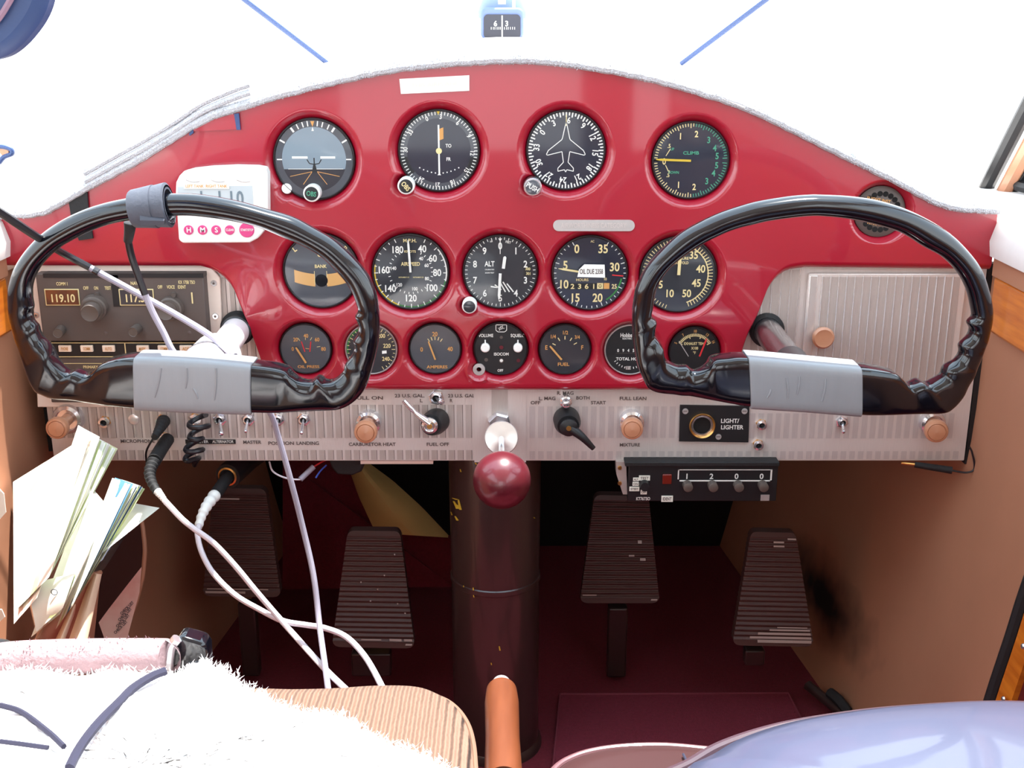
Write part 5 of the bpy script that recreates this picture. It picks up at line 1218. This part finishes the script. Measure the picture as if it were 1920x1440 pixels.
# belt buckle
b0 = pz(352, 1240, SZ+.04)
t = thing('belt_buckle', 'black plastic and chrome seat belt buckle on the front of the fleece', 'buckle', b0)
yb = b0.y
def Q(u, v, y): q = px(u, v, y); return (q.x, q.z)
MB().use(BLK).prism([Q(330, 1200, yb), Q(340, 1194, yb), Q(380, 1206, yb), Q(388, 1218, yb), Q(390, 1255, yb), Q(384, 1275, yb), Q(322, 1272, yb), Q(320, 1240, yb)], yb, yb+.014).build('housing', t, bevel=.002)
MB().use(CHR).tube([px(332, 1197, yb-.001), px(322, 1212, yb-.001), px(317, 1240, yb-.001), px(315, 1262, yb-.001)], .0032, 10).build('chrome_edge', t)
MB().use(CHR).prism([Q(350, 1243, yb), Q(380, 1240, yb), Q(382, 1264, yb), Q(348, 1268, yb)], yb-.0012, yb).use(FACEG).prism([Q(356, 1247, yb), Q(374, 1245, yb), Q(374, 1254, yb), Q(356, 1256, yb)], yb-.0016, yb-.001).build('release_plate', t)
# dark blob at the far left edge of the fleece
o = MB().use(BLKM).tube([pz(-30, 1216, .40), pz(0, 1216, .40), pz(14, 1222, .40)], .006, 10).build('belt_tongue'); tag(o, 'black belt end poking in at the lower left edge', 'belt')

# right seat: leather cushion
e1 = [(1250, 1455), (1290, 1437), (1340, 1408), (1400, 1385), (1470, 1366), (1550, 1352), (1640, 1340), (1740, 1332), (1840, 1327), (1940, 1328), (2060, 1335), (2180, 1350)]
E1 = closed([pz(u, v, .375) for u, v in e1], .375, ((.405, -.62), (.405, -.88), (.06, -.88), (.045, -.64)))
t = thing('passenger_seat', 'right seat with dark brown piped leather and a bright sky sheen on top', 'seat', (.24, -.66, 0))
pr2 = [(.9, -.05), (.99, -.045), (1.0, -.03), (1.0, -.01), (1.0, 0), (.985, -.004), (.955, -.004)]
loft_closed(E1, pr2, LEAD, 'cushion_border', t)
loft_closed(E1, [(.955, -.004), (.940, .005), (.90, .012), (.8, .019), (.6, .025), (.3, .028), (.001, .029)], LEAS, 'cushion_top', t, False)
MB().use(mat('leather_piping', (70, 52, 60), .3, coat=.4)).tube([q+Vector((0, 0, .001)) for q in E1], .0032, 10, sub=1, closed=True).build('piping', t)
e3 = [(1000, 1500), (1040, 1446), (1075, 1424), (1120, 1411), (1180, 1404), (1250, 1403), (1330, 1410), (1420, 1420), (1600, 1436), (1800, 1440), (2100, 1440)]
E3 = closed([pz(u, v, .325) for u, v in e3], .325, ((.40, -.62), (.40, -.86), (.03, -.86)))
loft_closed(E3, [(.9, -.075), (1.0, -.07), (1.01, -.04), (1.01, -.012), (1.0, 0), (.97, .004), (.9, .006), (.001, .006)], LEAD, 'lower_cushion', t)
MB().use(mat('brown_piping', (104, 70, 74), .35, coat=.3)).tube([q+Vector((0, 0, .0015)) for q in E3], .0022, 10, sub=1, closed=True).build('lower_piping', t)
MB().use(SEAM).tube([pz(1281, 1414, .333), pz(1288, 1428, .334), pz(1296, 1444, .334)], .0008, 6).build('seam', t)
MB().use(BLKM).box((.09, -.82, 0), (.36, -.56, .26)).build('seat_base', t, bevel=.01)

# wooden lever between the seats
y1 = -.33; top = px(940, 1280, y1); bot = px(944, 1470, y1-.13)
t = thing('flap_lever', 'orange wooden-gripped lever with grey tip between the seats', 'lever', bot)
ax = bot-top; L = ax.length
MB().use(WOODH).lathe([(.0085, .011), (.0108, .013), (.0118, .03), (.0112, L*.6), (.0120, L)], top, ax, 32).build('wooden_grip', t)
MB().use(SILV).lathe([(.0055, 0), (.0065, .001), (.0065, .013)], top, ax, 24).build('metal_tip', t)
MB().use(COLM).cyl(bot, bot+ax.normalized()*.10, .007).build('lever_arm', t)

# ================= map pocket, charts =================
def sheets(quad, yn, yf, thick, n, fan, mats, name, label, curl=.006, cat='map', lbl=None):
    """folded chart: n leaves between a spine edge (bottom) and a fanned edge (top).
       quad: bottom-left, bottom-right, top-right, top-left as traced; yn/yf: distance of bottom/top"""
    bl, br_, tr, tl = quad; r = random.Random(hash(name+label[:6]) % 1000 if False else len(label))
    t = thing(name, label, cat, px(*bl, yn))
    for i in range(n):
        s_ = i/(n-1) if n > 1 else 0
        du = fan[0]*s_+r.uniform(-2, 2); dv = fan[1]*s_+r.uniform(-3, 3); dy = thick*s_
        B0, B1 = Vector((*bl, 0)), Vector((*br_, 0)); T1 = Vector((tr[0]+du, tr[1]+dv, 0)); T0 = Vector((tl[0]+du*.9, tl[1]+dv, 0))
        def g(a, b):
            q = B0.lerp(B1, a).lerp(T0.lerp(T1, a), b); y = yn+(yf-yn)*b+dy*(.35+.65*b)-curl*math.sin(math.pi*b)*(1-s_)+.002*math.sin(a*5+i)
            return px(q.x, q.y, y)
        MB().use(mats[i % len(mats)]).grid(g, 4, 8, thick=(0, .0005, 0)).build('leaf', t, ang=60)
    return t
sheets(((34, 1140), (92, 1082), (186, 822), (146, 800)), -.165, -.040, .020, 15, (34, 22), [PAPER, PAPER, PAPG, PAPER], 'folded_chart', 'thick sunlit bundle of white and green folded charts, topmost at left')
sheets(((26, 1170), (70, 1120), (170, 815), (24, 906)), -.170, -.052, .006, 4, (5, -3), [PAPER, PAPP], 'folded_chart', 'big white chart leaning on the left wall in front of the thick bundle', 0)
sheets(((58, 1195), (112, 1152), (200, 962), (163, 918)), -.165, -.075, .010, 8, (6, -6), [PAPER, PAPER, PAPP], 'folded_chart', 'middle folded white chart with its top edge curled over')
sheets(((104, 1180), (136, 1136), (246, 908), (212, 896)), -.150, -.060, .018, 14, (24, 8), [PAPER, PAPB, PAPER, PAPG, PAPER], 'folded_chart', 'booklet bundle with blue edges and fanned pages, right of the white ones')
sheets(((140, 1080), (160, 1062), (300, 950), (256, 942)), -.120, -.045, .0, 1, (0, 0), [PAPER], 'loose_sheet', 'single white sheet sticking out to the right of the bundles', .004)
sheets(((68, 1185), (118, 1140), (140, 1075), (52, 1095)), -.172, -.150, .004, 3, (4, 2), [PAPER, PAPG], 'folded_chart', 'short pale chart at the pocket mouth with a small round stamp')
b_ = px(102, 1110, -.166); o = MB().use(SEAM).lathe([(.0024, 0), (.0030, .0003), (.0024, .0006)], b_, seg=20, cap=False).build('round_stamp', bpy.data.objects['folded_chart.004'] if 'folded_chart.004' in bpy.data.objects else None)
# dark folder behind
sheets(((160, 1095), (196, 1066), (262, 958), (228, 985)), -.090, -.03, .006, 3, (4, -3), [mat('grey_folder', (92, 96, 110), .5)], 'grey_folder', 'dark grey folder behind the booklets in the map pocket')
# the pocket itself
PK = [(-20, 1205), (20, 1214), (50, 1213), (68, 1200), (80, 1178), (110, 1148), (145, 1112), (172, 1080), (188, 1074)]
PB = [(-30, 1330), (20, 1330), (50, 1330), (75, 1330), (95, 1328), (120, 1325), (140, 1320), (155, 1310), (165, 1300)]
t = thing('map_pocket', 'tan leather map pocket on the left wall holding the charts', 'pocket', px(80, 1300, -.12))
PKL = MATS['tan_leather']
def pk(a, b):
    i = a*8; k = min(7, int(i)); f = i-k
    P = (PK[k][0]+(PK[k+1][0]-PK[k][0])*f, PK[k][1]+(PK[k+1][1]-PK[k][1])*f); Q_ = (PB[k][0]+(PB[k+1][0]-PB[k][0])*f, PB[k][1]+(PB[k+1][1]-PB[k][1])*f)
    return px(P[0]+(Q_[0]-P[0])*b, P[1]+(Q_[1]-P[1])*b, -.178+.085*a-.008*math.sin(a*9)*b)
MB().use(PKL).grid(pk, 32, 8, thick=(0, .002, 0)).build('front', t)
MB().use(PKL).tube([pk(i/16, 0)+Vector((0, .001, 0)) for i in range(17)], .0022, 8).build('rim', t)
# two leather pleats right of the pocket, sunlight painted on as pale colour
PAPC = mat('sunlit_leather', (232, 200, 170), .7)
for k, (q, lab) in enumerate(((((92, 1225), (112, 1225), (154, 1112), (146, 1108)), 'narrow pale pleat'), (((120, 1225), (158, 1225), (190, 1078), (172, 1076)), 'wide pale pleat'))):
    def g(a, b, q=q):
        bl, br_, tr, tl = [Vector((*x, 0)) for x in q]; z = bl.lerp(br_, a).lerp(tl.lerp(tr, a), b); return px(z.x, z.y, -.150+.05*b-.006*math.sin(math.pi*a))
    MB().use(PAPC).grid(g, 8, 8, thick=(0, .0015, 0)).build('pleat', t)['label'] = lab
# curved leather side panel edge with a tucked card
t = thing('side_flap', 'curved brown leather flap edge right of the map pocket', 'flap', px(250, 1200, .02))
fe = [(262, 955), (268, 990), (272, 1030), (268, 1080), (255, 1130), (238, 1175), (220, 1222), (205, 1260)]
def fl(a, b):
    i = a*7; k = min(6, int(i)); f = i-k; u = fe[k][0]+(fe[k+1][0]-fe[k][0])*f; v = fe[k][1]+(fe[k+1][1]-fe[k][1])*f
    return px(u-85*b, v+8*b, .02-.045*a+.02*b)
MB().use(LEAD).grid(fl, 24, 6, thick=(0, .003, 0)).build('leather', t)
MB().use(LEA).tube([fl(i/20, 0) for i in range(21)], .0022, 8).build('welt', t)
cdq = [(186, 1166), (206, 1222), (232, 1222), (262, 1110), (266, 1062), (240, 1095), (205, 1140)]
P = [px(u, v, -.035) for u, v in cdq]
o = MB().use(PAPP).prism([(p.x, p.z) for p in P], -.0365, -.036).build('paper_card'); tag(o, 'printed pinkish card tucked behind the brown flap', 'card')
m_ = MB()
for k in range(4): TP(m_, 'CHECK LIST', 226+4*k, 1158-12*k+18, 5, -.0368, SEAM, 36, -45)
m_.build('print', o, smooth=False)
# white paper corners at the left edge
for q, lb in ((((-20, 895), (-10, 985), (12, 960), (8, 925)), 'upper white paper corner at the left edge of the picture'), (((-20, 1140), (-10, 1175), (10, 1156), (4, 1142)), 'lower white paper corner at the left edge of the picture')):
    P = [px(u, v, -.19) for u, v in q]; o = MB().use(PAPER).prism([(p.x, p.z) for p in P], -.191, -.19).build('paper_corner', smooth=False); tag(o, lb, 'paper')
